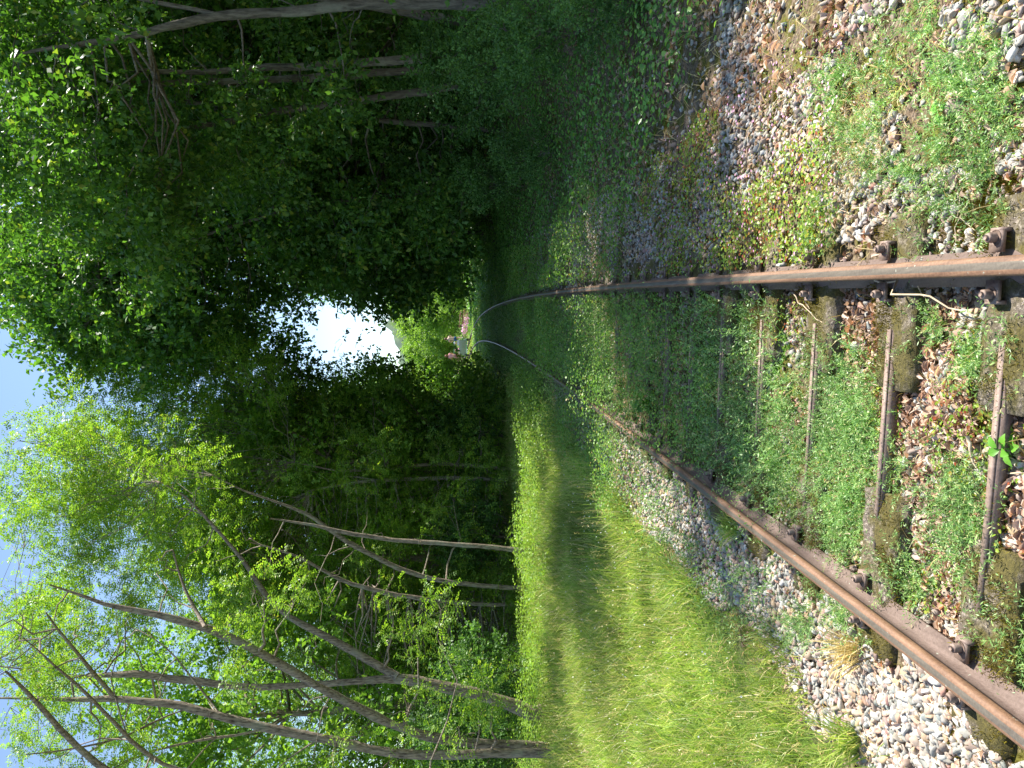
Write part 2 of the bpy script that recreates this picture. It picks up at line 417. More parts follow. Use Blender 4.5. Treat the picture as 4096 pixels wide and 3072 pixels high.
def spray_fronds(mb, c, r, nsp=14, nf=6, nl=5, fl=.2, ls=.042, flat=.7, m=0):
    """locust: twigs carrying pinnate fronds"""
    o = c + rng.normal(size=(nsp, 3)) * r * .42 * np.array([1, 1, flat])
    td = nrm(nrm(o - c) * .7 + rdir(nsp) * .8 + np.array([0, 0, .1]))
    tl = r * (.5 + .6 * rng.random(nsp))
    tt = (np.arange(nf) + .5) / nf
    base = o[:, None] + td[:, None] * (tl[:, None] * tt[None])[..., None]
    sg = np.where(np.arange(nf) % 2 == 0, 1, -1)[None, :, None]
    perp = nrm(np.cross(td, rdir(nsp)))[:, None] * sg
    fd = nrm(perp + td[:, None] * .5 + np.array([0, 0, -.35]) + rng.normal(size=(nsp, nf, 3)) * .25).reshape(-1, 3)
    fb = base.reshape(-1, 3); N = len(fb)
    fs = nrm(np.cross(fd, rdir(N) * .6 + np.array([0, 0, 1.0])))
    fls = fl * (.7 + .6 * rng.random(N))
    lt = (np.arange(nl) + .8) / (nl + .3)
    lb = fb[:, None] + fd[:, None] * (fls[:, None] * lt[None])[..., None]
    lb[..., 2] -= (lt ** 2 * .25 * fl)[None]
    for sgn in (1, -1):
        ld = nrm(fs[:, None] * sgn + fd[:, None] * .35 + rng.normal(size=(N, nl, 3)) * .18)
        sd_ = nrm(np.cross(ld, nrm(np.cross(fs, fd))[:, None] + rng.normal(size=(N, nl, 3)) * .25))
        leaves(mb, lb.reshape(-1, 3), ld.reshape(-1, 3), sd_.reshape(-1, 3), ls * (.8 + .4 * rng.random(N * nl)), ls * .52, .1, m)
def spray_leaves(mb, c, r, nsp=14, nl=10, ls=.08, flat=.6, m=0, asp=.62):
    o = c + rng.normal(size=(nsp, 3)) * r * .45 * np.array([1, 1, flat])
    td = nrm(nrm(o - c) * .8 + rdir(nsp) * .8)
    tl = r * (.5 + .6 * rng.random(nsp))
    tt = (np.arange(nl) + .5) / nl
    base = (o[:, None] + td[:, None] * (tl[:, None] * tt[None])[..., None]).reshape(-1, 3)
    N = len(base)
    d = nrm(np.repeat(td, nl, 0) * .5 + rdir(N) + np.array([0, 0, -.3]))
    up = nrm(rdir(N) * .8 + np.array([0, 0, 1.0]))
    sd_ = nrm(np.cross(d, up))
    s = ls * (.6 + .7 * rng.random(N))
    leaves(mb, base, d, sd_, s, s * asp, .12, m)

def bez(p0, p1, n=6, sag=.0, wob=.06):
    p0 = np.asarray(p0, float); p1 = np.asarray(p1, float)
    t = np.linspace(0, 1, n)[:, None]; L = np.linalg.norm(p1 - p0)
    pts = p0 + (p1 - p0) * t
    pts[:, 2] += sag * L * np.sin(np.pi * t[:, 0])
    w_ = rng.normal(size=(n, 3)) * wob * L; w_[0] = 0; w_[-1] = 0
    return pts + w_ * np.sin(np.pi * t)
def resample(p, step=.35):
    p = np.asarray(p, float); d = np.concatenate([[0], np.cumsum(np.linalg.norm(np.diff(p[:, :3], axis=0), axis=1))])
    n = max(4, int(d[-1] / step)); t = np.linspace(0, d[-1], n)
    q = np.stack([np.interp(t, d, p[:, k]) for k in range(p.shape[1])], 1)
    for _ in range(2): q[1:-1] = .5 * q[1:-1] + .25 * (q[:-2] + q[2:])
    return q

# ------------------------------------------------------------------ scatter on the ground
def stones(mb, pos, size):
    near = pos[:, 1] < 3.9
    for m_, lv in ((near, 2), (~near, 1)):
        if m_.any(): stones_(mb, pos[m_], size[m_], lv)
def stones_(mb, pos, size, lv):
    v, f = ICO[lv]; n = len(pos); k = len(v)
    sc = size[:, None, None] * (np.array([1, .8, .55]) * (.75 + .5 * rng.random((n, 3))))[:, None]
    V = np.repeat(v[None], n, 0) * (1.3 + (.12 if lv == 1 else .07) * rng.normal(size=(n, k, 1)))
    for _ in range(9):
        pn = rdir(n)[:, None]; e_ = np.maximum(0, (V * pn).sum(-1, keepdims=True) - (.42 + .32 * rng.random((n, 1, 1)))); V = V - e_ * pn
    V = V * sc * 1.4
    a = nrm(rng.normal(size=(n, 3)) * .45 + np.array([0, 0, 1.0])); b = nrm(np.cross(a, rdir(n))); c = np.cross(a, b)
    V = V[..., 0:1] * b[:, None] + V[..., 1:2] * c[:, None] + V[..., 2:3] * a[:, None] + pos[:, None]
    i = np.arange(n)[:, None, None] * k
    mb.add(V, (i + f[None]).reshape(-1, 3))
def logpts(n, s0, s1, y0, y1, p=1.0):
    """points by track offset s and distance, denser close by"""
    if p == 1.0: y = np.exp(rng.uniform(math.log(y0), math.log(y1), n))
    else: y = y0 + (y1 - y0) * rng.random(n) ** p
    s = rng.uniform(s0, s1, n)
    x = s + trackx(y)
    ok = (x > -.62 * y - .9) & (x < .62 * y + .9)
    return x[ok], y[ok], s[ok]
def onrail(s, m=.05):
    return (abs(abs(s) - GA / 2) < m)
def keep(mask, *a): return [q[mask] for q in a]
def onblock(s, y):
    yl = y + 0.0 * s; d = np.abs((yl - SLY[0] + .34) % .68 - .34)
    return (d < .125) & (np.abs(np.abs(s) - .62) < .36) & (y < 9)

mb = MB()
# left shoulder, clean pale ballast
x, y, s = logpts(26000, -2.0, -.80, 1.8, 14)
edge = -1.62 - .25 * vnoise(x, y, .5) + .12
m_ = (s > edge) & ~onblock(s, y) & (rng.random(len(s)) < np.where(y > 7.5, .35, 1)); x, y, s = keep(m_, x, y, s)
z0 = H(x, y); stones(mb, np.stack([x, y, z0 + .004 + .018 * rng.random(len(x))], -1), .0135 + .013 * rng.random(len(x)) ** 1.6)
# between the rails
x, y, s = logpts(15000, -.70, .70, 1.8, 16)
m_ = ((vnoise(x + 3, y, .33) > .5) | (rng.random(len(s)) < .2)) & ~onblock(s, y); x, y, s = keep(m_, x, y, s)
stones(mb, np.stack([x, y, H(x, y) + .002 + .01 * rng.random(len(x))], -1), .011 + .014 * rng.random(len(x)) ** 1.6)
# right of the right rail
x, y, s = logpts(30000, .80, 3.0, 1.8, 26)
m_ = (((vnoise(x + 7, y + 2, .5) > .42) & (s < np.where(y < 5.5, 3.2, 1.7 + .03 * y))) | (rng.random(len(s)) < .1)) & ~onblock(s, y); x, y, s = keep(m_, x, y, s)
stones(mb, np.stack([x, y, H(x, y) + .003 + .012 * rng.random(len(x))], -1), .012 + .014 * rng.random(len(x)) ** 1.6)
tag(mb.build('ballast_gravel', M['stone']), 'pale pink, white and grey crushed stone ballast around the rails', 'gravel', kind='stuff')
# a few big stones
mb_big = [(2.85, 2.9), (1.45, 2.65), (-1.5, 2.75)]

# dead leaves and twigs
mb = MB()
def litter(n, s0, s1, y0, y1, L0=.03, th=.0, zo=.012):
    x, y, s = logpts(n, s0, s1, y0, y1)
    m_ = (vnoise(x + 1, y + 5, .4) > th) & ~(onblock(s, y) & (rng.random(len(s)) < .85)); x, y, s = keep(m_, x, y, s); n = len(x)
    a = rng.random(n) * 6.283
    d = nrm(np.stack([np.cos(a), np.sin(a), rng.normal(size=n) * .35], -1))
    sd_ = nrm(np.cross(d, nrm(np.stack([rng.normal(size=n) * .45, rng.normal(size=n) * .45, np.ones(n)], -1))))
    L = L0 * (.6 + 1.0 * rng.random(n)); leaves6(mb, np.stack([x, y, H(x, y) + zo + .02 * rng.random(n)], -1), d, sd_, L, L * (.35 + .3 * rng.random(n)), .3 * rng.random() + .1)
litter(14000, -.70, .70, 1.8, 9, .032, .30)
litter(2600, .80, 2.6, 1.8, 12, .034, .5)
litter(5000, 1.9, 4.5, 3, 22, .05, .3)
litter(900, -1.7, -.80, 1.8, 9, .028, .55)
litter(3000, -9, -4.5, 11, 30, .07, .2)
tag(mb.build('leaf_litter', M['litter']), 'dry brown and pinkish fallen leaves between and beside the rails', 'dead leaves', kind='stuff')

# thin dead twigs lying on the ground, one object (countless)
mb = MB()
for i in range(260):
    yy = math.exp(rng.uniform(math.log(2.0), math.log(9))); ss = rng.uniform(-.68, 3.2); xx = ss + float(trackx(yy))
    if abs(ss - .75) < .1: continue
    a = rng.random() * 6.28; L = .05 + .2 * rng.random() ** 2
    p = bez((xx, yy, H(xx, yy) + .02), (xx + L * math.cos(a), yy + L * math.sin(a), H(xx, yy) + .02 + .03 * rng.random()), 5, .05, .07)
    mb.tube(p, np.linspace(.0028, .0012, 5) * (.6 + .8 * rng.random()), 4)
M['twig'] = plain('dry_twig', (.5, .4, .27), .8, var=.3, scale=20)
tag(mb.build('dry_twigs', M['twig']), 'thin dry twigs and stalks strewn over the ballast', 'twigs', kind='stuff')
for nm, lab, pa, pb, r_ in [('stick', 'pale bent stick reaching from the right rail across the ballast', (3500, 1120), (3860, 1245), .006),
                            ('stick', 'short thick brown stick lying between the two nearest tie bars', (3870, 1745), (3905, 1870), .008),
                            ('stick', 'thin curved pale twig lying over the second mossy sleeper block', (3170, 1170), (3290, 1290), .004)]:
    a = G(*pa, .06); b = G(*pb, .045)
    mb = MB(); mb.tube(bez(a, b, 8, .03, .04), np.linspace(r_, r_ * .5, 8), 6)
    mb.tube(bez(a * .4 + b * .6, a * .4 + b * .6 + np.array([.05, .03, .012]), 4), .0025, 4)
    tag(mb.build(nm, M['twig']), lab, 'stick')

# moss on blocks and ground: short dense tufts
mb = MB()
def moss(cx, cy, rx, ry, n, z=None, h=.012):
    x = cx + rx * rng.normal(size=n) * .5; y = cy + ry * rng.normal(size=n) * .5
    m_ = vnoise(x * 9, y * 9, 1.0) > .38; x, y = x[m_], y[m_]; n = len(x)
    zz = (H(x, y) + .004) if z is None else np.full(n, z)
    p = np.stack([x, y, zz], -1); tip = p + nrm(rdir(n) * .8 + np.array([0, 0, 1.2])) * (h * (.6 + rng.random(n)))[:, None]
    blades(mb, p, tip, .0032)
for i, y0 in enumerate(SLY[:6]):
    for sx in (-1, 1):
        cx = float(xc(y0)) + sx * .62
        moss(cx, y0 + .03, .42, .16, 2600 if i < 5 else 900, .047)
for i in range(46):
    yy = math.exp(rng.uniform(math.log(2.0), math.log(7))); ss = rng.uniform(-.65, 2.9)
    moss(ss + float(trackx(yy)), yy, .1 + .2 * rng.random(), .06 + .1 * rng.random(), 900)
for px, py, r_ in [(3980, 860, .22), (4020, 780, .2), (3850, 860, .12), (3880, 2880, .18), (3800, 2800, .13), (3500, 2550, .1)]:
    g_ = G(px, py); moss(g_[0], g_[1], r_, r_ * .7, 5200, h=.018)
tag(mb.build('moss', M['moss']), 'brownish olive moss growing on the sleepers and the ballast', 'moss', kind='stuff')

# grass on the left
mb = MB()
def grass(x, y, h, wd, lean=.5):
    n = len(x); p = np.stack([x, y, H(x, y) - .01], -1)
    tip = p + nrm(rdir(n) * np.array([1, 1, .3]) * lean + np.array([.1, -.05, 1.0])) * h[:, None]
    blades(mb, p, tip, wd, bend=.3)
x, y, s = logpts(330000, -14, -1.35, 2.6, 26, 1.45)
ed = -1.55 - .6 * (vnoise(x, y, .45) - .4)
m_ = ((s < ed) | (rng.random(len(s)) < .03)) & (rng.random(len(s)) < np.where(s < -5.5, .35, 1)) & (rng.random(len(s)) < sm(.15, .45, vnoise(x + 2, y, .8)) * .6 + .45)
x, y, s = keep(m_, x, y, s)
h = (.06 + .24 * vnoise(x, y, .55) ** 1.5 + .14 * sm(-1.8, -3.6, s)) * (.5 + .9 * rng.random(len(x)))
grass(x, y, h, (.0035 + .0006 * y) * (.6 + .8 * rng.random(len(x))), 1.0)
# tall thin stems
x, y, s = logpts(9000, -9, -1.5, 3, 20, 1.3)
grass(x, y, .25 + .3 * rng.random(len(x)), .0025 + .0003 * y, .25)
# dry thatch
x, y, s = logpts(16000, -9, -1.35, 2.6, 16, 1.3)
m_ = vnoise(x + 13, y, .6) > .45; x, y, s = keep(m_, x, y, s); n = len(x); p = np.stack([x, y, H(x, y) + .01], -1)
blades(mb, p, p + nrm(rdir(n) * np.array([1, 1, .35]) + np.array([0, 0, .15])) * (.06 + .1 * rng.random(n))[:, None], .003 + .0006 * y, bend=.3, m=1)
# seed heads on tall stems
x, y, s = logpts(1400, -8, -1.5, 3, 14, 1.2); n = len(x); p = np.stack([x, y, H(x, y)], -1); tp = p + np.array([0, 0, 1]) * (.35 + .2 * rng.random(n))[:, None] + rdir(n) * .06
blades(mb, p, tp, .002 + .0002 * y, bend=.1)
for k in range(7): leaves(mb, tp - np.array([0, 0, .012]) * k + rdir(n) * .008, nrm(rdir(n) + np.array([0, 0, 1.0])), nrm(rdir(n)), .02, .006 + .0003 * y, .1, 1)
tag(mb.build('meadow_grass', [M['grass'], M['straw']]), 'bright sunlit long grass filling the ground left of the track', 'grass', kind='stuff')

def tuft(name, label, px, py, n, h, mat_, wd=.006, lean=.6, cat='grass tuft'):
    g_ = G(px, py); mb = MB(); p = g_ + np.stack([rng.normal(size=n) * .03, rng.normal(size=n) * .03, np.zeros(n)], -1)
    tip = p + nrm(rdir(n) * np.array([1, 1, .3]) * lean + np.array([0, 0, 1.0])) * (h * (.5 + .6 * rng.random(n)))[:, None]
    blades(mb, p, tip, wd, bend=.5); return tag(mb.build(name, mat_), label, cat)
tuft('grass_tuft', 'yellowing grass tuft arching beside the left rail at the edge of the pale ballast', 3450, 2600, 130, .26, M['straw'], .005, .8)
tuft('grass_tuft', 'green spiky grass tuft rooted against the outer side of the left rail', 2960, 2110, 120, .22, M['grass'], .006, .9)
tuft('grass_tuft', 'fresh green coarse grass clump at the edge of the ballast near the left frame edge', 3440, 2960, 160, .24, M['grass'], .007, .9)

# fine leaved weeds
def sprigs(mb, base, n_leaf=18, Ls=.2, ll=.03, lw=.0035, lean=.7, m=0):
    n = len(base)
    d0 = nrm(rdir(n) * np.array([1, 1, .2]) * lean + np.array([0, 0, 1.0]))
    L = Ls * (.5 + .8 * rng.random(n))
    t = (np.arange(n_leaf) + .6) / n_leaf
    bend_ = np.array([0, 0, -.35]); hor = nrm(d0 * np.array([1, 1, 0]))
    pt = base[:, None] + d0[:, None] * (L[:, None] * t)[..., None] + hor[:, None] * (L[:, None] * t ** 2 * .3)[..., None]
    pb = pt.reshape(-1, 3); N = len(pb)
    perp = nrm(np.cross(np.repeat(d0, n_leaf, 0), rdir(N)))
    ld = nrm(perp + np.repeat(d0, n_leaf, 0) * .55 + rng.normal(size=(N, 3)) * .15)
    ss_ = nrm(np.cross(ld, rdir(N) * .7 + np.array([0, 0, 1.0])))
    sz = (1.15 - .6 * np.tile(t, n))
    leaves(mb, pb, ld, ss_, ll * sz * (.7 + .6 * rng.random(N)), lw * (.8 + .5 * rng.random(N)), .1, m)
    # stems
    tip = pt[:, -1]; blades(mb, base, tip, .0025, bend=.1, m=m)
weedpatch = [(3300, 1430, 120), (3420, 1530, 110), (3400, 1720, 170), (3240, 1800, 200), (3380, 1950, 190), (3600, 1880, 70), (3830, 1950, 120), (3930, 2060, 140), (3850, 2220, 110), (3350, 2150, 150), (3560, 2300, 110), (3650, 2400, 90),
             (3000, 1900, 190), (2850, 1700, 190), (2820, 1480, 190), (2960, 1260, 70), (3100, 1580, 110), (3900, 1420, 70), (3720, 1330, 70), (3250, 2520, 90), (3400, 2450, 90), (4040, 2540, 110), (4060, 2720, 80), (3650, 1160, 25), (3560, 1500, 60),
             (3530, 620, 90), (3300, 880, 70), (3560, 330, 120), (3720, 650, 110), (3800, 780, 80), (3900, 560, 130), (3950, 700, 100), (3700, 960, 70), (3950, 250, 150), (3350, 330, 110), (3800, 350, 110), (3420, 560, 100), (4060, 420, 110), (4000, 930, 60), (4050, 1330, 40), (3990, 1510, 60), (4060, 1420, 50), (3700, 130, 90), (3250, 960, 60)]
mb = MB(); bs = []
for px, py, r_ in weedpatch:
    nn = int((22 if py > 1000 else 13) * (r_ / 90) ** 2 / (1 + max(0, px - 3300) / 500)) + 4
    for k in range(nn):
        q = G(px + rng.normal() * r_ * .5, py + rng.normal() * r_ * .6)
        ss = q[0] - float(trackx(q[1]))
        if onrail(ss, .075): continue
        q[2] = float(H(q[0], q[1])); k2 = rng.integers(2, 6)
        for _ in range(k2): bs.append(q + np.array([rng.normal() * .02, rng.normal() * .02, 0]))
sprigs(mb, np.array(bs), 22, .14, .029, .0044, 1.0)
# continuing weeds further up between and left of the rails
x, y, s = logpts(11000, -1.6, .70, 4.3, 34, 1.2)
m_ = ~onrail(s, .09) & (rng.random(len(s)) < np.where(s < -.75, np.where(y < 8, .06, .35) + .4 * (vnoise(x, y, .9) > .6), .9 - .75 * (vnoise(x + 4, y + 4, .8) < .38))); x, y, s = keep(m_, x, y, s)
sprigs(mb, np.stack([x, y, H(x, y)], -1), 16, .27, .038, .008, .8)
x, y, s = logpts(2600, -.68, 3.0, 2.0, 12, 1.2)
m_ = ~onrail(s, .09); x, y, s = keep(m_, x, y, s); n = len(x); p = np.stack([x, y, H(x, y)], -1)
blades(mb, p, p + nrm(rdir(n) * np.array([1, 1, .4]) * .9 + np.array([0, 0, .5])) * (.05 + .13 * rng.random(n))[:, None], .0028 + .0004 * y, bend=.4, m=1)
tag(mb.build('toadflax_weeds', [M['weed'], M['straw']]), 'feathery grey green weeds growing between and beside the rails', 'weeds', kind='stuff')

# low leafy herbs: herb robert strip on the right, herbs between rails
def herb(mb, x, y, hgt, L, wr=.9, m=0, mound=.9):
    n = len(x)
    hh = hgt * (.25 + 1.1 * vnoise(x + 11, y, mound)) 
    z = H(x, y) + hh * rng.random(n) ** .6
    a = rng.random(n) * 6.283
    d = nrm(np.stack([np.cos(a), np.sin(a), .1 + rng.normal(size=n) * .35], -1))
    sd_ = nrm(np.cross(d, nrm(rdir(n) * .5 + np.array([0, 0, 1.0]))))
    LL = L * (.6 + .8 * rng.random(n))
    leaves6(mb, np.stack([x, y, z], -1), d, sd_, LL, LL * wr, .1, m)
mb = MB()
x, y, s = logpts(160000, .83, 3.4, 3.5, 75, 1.6)
wdt = 1.1 + .9 * vnoise(x * 1.7 + 3, y, .8) + .03 * y
m_ = (s < wdt) & (vnoise(x, y + 3, .45) > .16 + .4 * sm(4.4, 3.6, y)) & (rng.random(len(s)) < .5 + .65 * sm(.3, .6, vnoise(x + 3, y + 3, .3))); x, y, s = keep(m_, x, y, s)
nearm = y < 7.5
herb(mb, x[nearm], y[nearm], .15, .017 + .0006 * y[nearm], m=0)
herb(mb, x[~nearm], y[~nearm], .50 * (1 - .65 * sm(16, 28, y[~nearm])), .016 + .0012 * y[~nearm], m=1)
# flowers
x, y, s = logpts(520, .85, 2.0, 3.4, 14)
n = len(x); a = rng.random(n) * 6.28; pz = H(x, y) + .12 + .06 * rng.random(n)
for k in range(5):
    aa = a + k * 1.2566; d = np.stack([np.cos(aa), np.sin(aa), np.full(n, .25)], -1)
    leaves(mb, np.stack([x, y, pz], -1), nrm(d), nrm(np.stack([-np.sin(aa), np.cos(aa), np.zeros(n)], -1)), .008 + .0004 * y, .006 + .0003 * y, .1, 2)
tag(mb.build('herb_robert', [M['robert'], M['robertshade'], M['pink']]), 'low green to red leafy herb with tiny pink flowers along the right rail', 'ground cover', kind='stuff')

mb = MB()
x, y, s = logpts(130000, -1.75, .68, 4.3, 62, 1.6)
m_ = ~onrail(s, .09) & ((vnoise(x + 5, y, .7) > .24) | (y > 26)) & (rng.random(len(s)) < np.where(s < -.8, np.where(y < 8, .25, .8), .95)); x, y, s = keep(m_, x, y, s)
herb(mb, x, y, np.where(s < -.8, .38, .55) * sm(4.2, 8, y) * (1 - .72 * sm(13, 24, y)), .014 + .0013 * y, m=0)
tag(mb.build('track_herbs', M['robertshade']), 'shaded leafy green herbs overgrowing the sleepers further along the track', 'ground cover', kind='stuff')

# right bank: ivy and brambles
mb = MB()
x, y, s = logpts(240000, 1.5, 16, 3.4, 75, 1.5)
dens = sm(2.0, 3.0, s + .9 * vnoise(x, y, 1.3) - .5 + .6 * sm(5, 8, y)); m_ = rng.random(len(s)) < dens; x, y, s = keep(m_, x, y, s)
herb(mb, x, y, .35 + .45 * sm(4, 8, s), .035 + .0016 * y, .75, mound=1.6)
tag(mb.build('ivy_undergrowth', M['ivy']), 'dark leafy ivy and bramble undergrowth covering the shaded right bank', 'undergrowth', kind='stuff')
# moss / fine herbs right foreground
mb = MB()
x, y, s = logpts(26000, 1.0, 4.2, 1.9, 5.5)
m_ = (vnoise(x + 21, y, .32) > .50); x, y, s = keep(m_, x, y, s)
herb(mb, x, y, .05, .011, .5, mound=.4)
x, y, s = logpts(16000, -.66, .66, 1.9, 7)
m_ = (vnoise(x + 41, y, .3) > .62) & ~onblock(s, y); x, y, s = keep(m_, x, y, s)
herb(mb, x, y, .08, .014, .8, mound=.4)
tag(mb.build('creeping_herbs', M['robert']), 'tiny creeping yellow green herbs creeping over the sunlit ballast near the camera', 'ground cover', kind='stuff')
mb = MB()
x, y, s = logpts(70000, -26, -1.6, 13.0, 85, 1.6)
m_ = rng.random(len(s)) < np.where(y < 20, sm(13, 17, y + 1.2 * (vnoise(x, y, 1.5) - .5) + .35 * (s + 3) * 0), 1) * (.35 + .65 * sm(.35, .55, vnoise(x, y, 2.2)))
x, y, s = keep(m_, x, y, s)
herb(mb, x, y, .42 + .4 * sm(-3, -7, s) * vnoise(x, y, 1.9), .03 + .0016 * y, .7, mound=1.7)
x, y, s = logpts(45000, -12, -.95, 13.4, 20)
m_ = (y > 14.3 - .35 * (s + 1) * 0 + 1.6 * (vnoise(x, y * 0 + 2, 1.1) - .5)) & (rng.random(len(s)) < .3 + .7 * sm(.3, .5, vnoise(x + 1, y, .8))); x, y, s = keep(m_, x, y, s)
herb(mb, x, y, .6, .05, .65, mound=.9)
tag(mb.build('leafy_undergrowth', M['far']), 'broad leafed green plants forming a sunlit band at the foot of the left trees', 'undergrowth', kind='stuff')

mb = MB()
x, y, s = logpts(60000, -9, -1.5, 2.8, 16, 1.3)
m_ = (vnoise(x + 31, y + 7, .45) > .5) & (s < -1.6); x, y, s = keep(m_, x, y, s)
herb(mb, x, y, .2, .012 + .0012 * y, .6, mound=.6)
x, y, s = logpts(500, -7, -1.6, 3, 12); n = len(x); d = nrm(rdir(n) + np.array([0, 0, 1.5]))
leaves6(mb, np.stack([x, y, H(x, y) + .22 + .08 * rng.random(n)], -1), d, nrm(np.cross(d, rdir(n))), .010 + .0008 * y, .010 + .0008 * y, .1, 1)
tag(mb.build('clover_and_herbs', [M['grassherb'], M['white']]), 'small round-leaved herbs and tiny pale flowers mixed into the grass', 'herbs', kind='stuff')

# mint-like plant at the bottom of the picture, individual
def broad_plant(name, label, px, py, n, L, h, mat_, wr=.55):
    g_ = G(px, py); root = empty(name, g_); tag(root, label, 'plant')
    mb = MB(); mbs = MB()
    for k in range(n):
        a = k * 2.4 + rng.random() * .4; el = .15 + .4 * rng.random()
        b = np.array([0, 0, h * (k + 1) / n]); d = np.array([[math.cos(a) * math.cos(el), math.sin(a) * math.cos(el), math.sin(el)]])
        sd_ = nrm(np.cross(d, np.array([[0, 0, 1.0]])))
        c0 = b + d[0] * .01
        # serrated leaf: fan of points
        m_ = 9; tt = np.linspace(0, 1, m_); wv = np.sin(np.pi * tt ** .8) * L * wr * .5; jag = 1 + .14 * (np.arange(m_) % 2)
        cen = c0 + d * (tt * L)[:, None] - np.array([0, 0, 1]) * (tt ** 2 * L * .35)[:, None]
        l_ = cen + sd_ * (wv * jag)[:, None] + np.array([0, 0, 1]) * (wv * .35)[:, None]; r_ = cen - sd_ * (wv * jag)[:, None] + np.array([0, 0, 1]) * (wv * .35)[:, None]
        V = np.concatenate([cen, l_, r_]); q = []
        for i in range(m_ - 1): q += [[i, i + 1, m_ + i + 1, m_ + i], [i + 1, i, 2 * m_ + i, 2 * m_ + i + 1]]
        mb.add(V, np.array(q))
    mbs.tube([(0, 0, -.02), (.004, 0, h * .5), (0, .004, h)], .0022, 5)
    mb.build('leaf', mat_, root, smooth=True); mbs.build('stem', M['mint'], root)
broad_plant('mint_plant', 'small bright green plant with serrated leaves by the nearest tie bar', 4060, 1800, 9, .055, .06, M['mint'])
broad_plant('seedling', 'tiny light green seedling beside the right rail in the rail shadow', 3650, 1125, 7, .022, .035, M['mint'], .35)
broad_plant('ivy_plant', 'dark lobed-leaf ivy sprawling inside the left rail in the shade', 2620, 1610, 16, .12, .2, M['ivy'], .9)
broad_plant('leafy_plant', 'pale green broad-leaved sprout among grey stones right of the track', 3790, 450, 6, .045, .05, M['mint'], .7)

# straw tangle on the right
g_ = G(3450, 600); mb = MB(); n = 1500
p = g_ + np.stack([rng.normal(size=n) * .16, rng.normal(size=n) * .2, .01 + .05 * rng.random(n)], -1)
blades(mb, p, p + nrm(rdir(n) * np.array([1, 1, .35])) * .045, .003, bend=.5)
tag(mb.build('dry_straw', M['straw']), 'pale yellow tangle of dried stalks on the grey stones right of the track', 'dry plants', kind='stuff')

# ------------------------------------------------------------------ traced trees
def path(pts, Y0, Y1=None, rs=1.0):
    """photo polyline (x, y, width px) at its own distance -> xyz r, bottom first"""
    n = len(pts); out = []
    for i, q in enumerate(pts):
        yy = Y0 + ((Y1 if Y1 is not None else Y0) - Y0) * i / max(1, n - 1)
        p = P(q[0], q[1], yy); out.append([*p, max(.006, q[2] * (.62 + .16 * min(1, q[2] / 60)) / 2 * yy / F * rs)])
    return resample(out, .3)
def trunk_mesh(mb, pth, k=9):
    pts = pth[:, :3].copy(); pts[:, :2] += rng.normal(size=(len(pts), 2)) * .008
    r = pth[:, 3] * (1 + .06 * rng.normal(size=len(pth)))
    mb.tube(pts, r, k)
def to_ground(pth):
    b = pth[0].copy(); g_ = b.copy(); g_[2] = float(H(b[0], b[1])) - .15
    if g_[2] < b[2]:
        ext = np.array([g_ * (1 - t) + b * t for t in (0, .5)]); ext[0, 3] *= 1.35; ext[1, 3] *= 1.12
        return np.concatenate([ext, pth])
    return pth

SV = np.array([math.sin(R(SUN_AZ)), math.cos(R(SUN_AZ))]) / math.tan(R(SUN_EL))
def shades(c):
    g_ = c[:2] - SV * c[2]
    if -3.0 < g_[0] < 2.6 and g_[1] < 4.8: return True
    if g_[0] < -1.6 and g_[1] < 8.8: return True
    if g_[0] < -.3 and 14.2 < g_[1] < 19.5: return True
    return False
class Tree:
    def __init__(s, name, label, cat, group, paths, bmat='bark', extra=()):
        s.paths = [to_ground(paths[0])] + list(paths[1:]); s.meta = (name, label, cat, group); s.cl = []; s.bm = bmat
    def node(s, c):
        best = None
        for p in s.paths:
            q = p[(p[:, 2] < c[2] + .3)]
            if not len(q): continue
            d = np.linalg.norm(q[:, :3] - c, axis=1); i = d.argmin()
            if best is None or d[i] < best[0]: best = (d[i], q[i])
        return best
    def finish(s, kind, lm, **kw):
        name, label, cat, group = s.meta
        b = s.paths[0][0, :3]; org = np.array([b[0], b[1], b[2] + .15])
        root = empty(name, org); tag(root, label, cat, group)
        tm = MB(); cm = MB()
        for p in s.paths: q = p.copy(); q[:, :3] -= org; trunk_mesh(tm, q)
        for c, r in s.cl:
            nd = s.node(c)
            if nd is not None:
                L = nd[0]; r0 = min(nd[1][3] * .5, .012 + .010 * L)
                bz = bez(nd[1][:3] - org, c - org, 6, -.06 if L > 1 else 0, .05)
                tm.tube(bz, np.linspace(r0, .006, 6), 5)
                for _ in range(4):
                    e = c - org + rdir(1)[0] * r * .8; tm.tube(bez(bz[rng.integers(3, 6)], e, 4, 0, .08), [.007, .005, .004, .002], 3)
            k2 = dict(kw); k2['ls'] = kw['ls'] * max(.9, min(1.7, c[1] / 17))
            if kind == 'frond': k2['fl'] = kw['fl'] * max(.9, min(1.7, c[1] / 17)); spray_fronds(cm, c - org, r, **k2)
            else: spray_leaves(cm, c - org, r, **k2)
        # bare twigs off the trunks
        for p in s.paths:
            for _ in range(max(3, len(p) // 6)):
                i = rng.integers(len(p) // 3, len(p)); a = p[i, :3] - org; d = rdir(1)[0]; d[2] = abs(d[2]) * .8
                tm.tube(bez(a, a + d * (.4 + 2.0 * rng.random()), 6, .05, .07), np.linspace(.016, .004, 6), 4)
        tm.build('trunk', M[s.bm], root, smooth=True)
        if cm.n: cm.build('crown', M[lm], root)
        return root

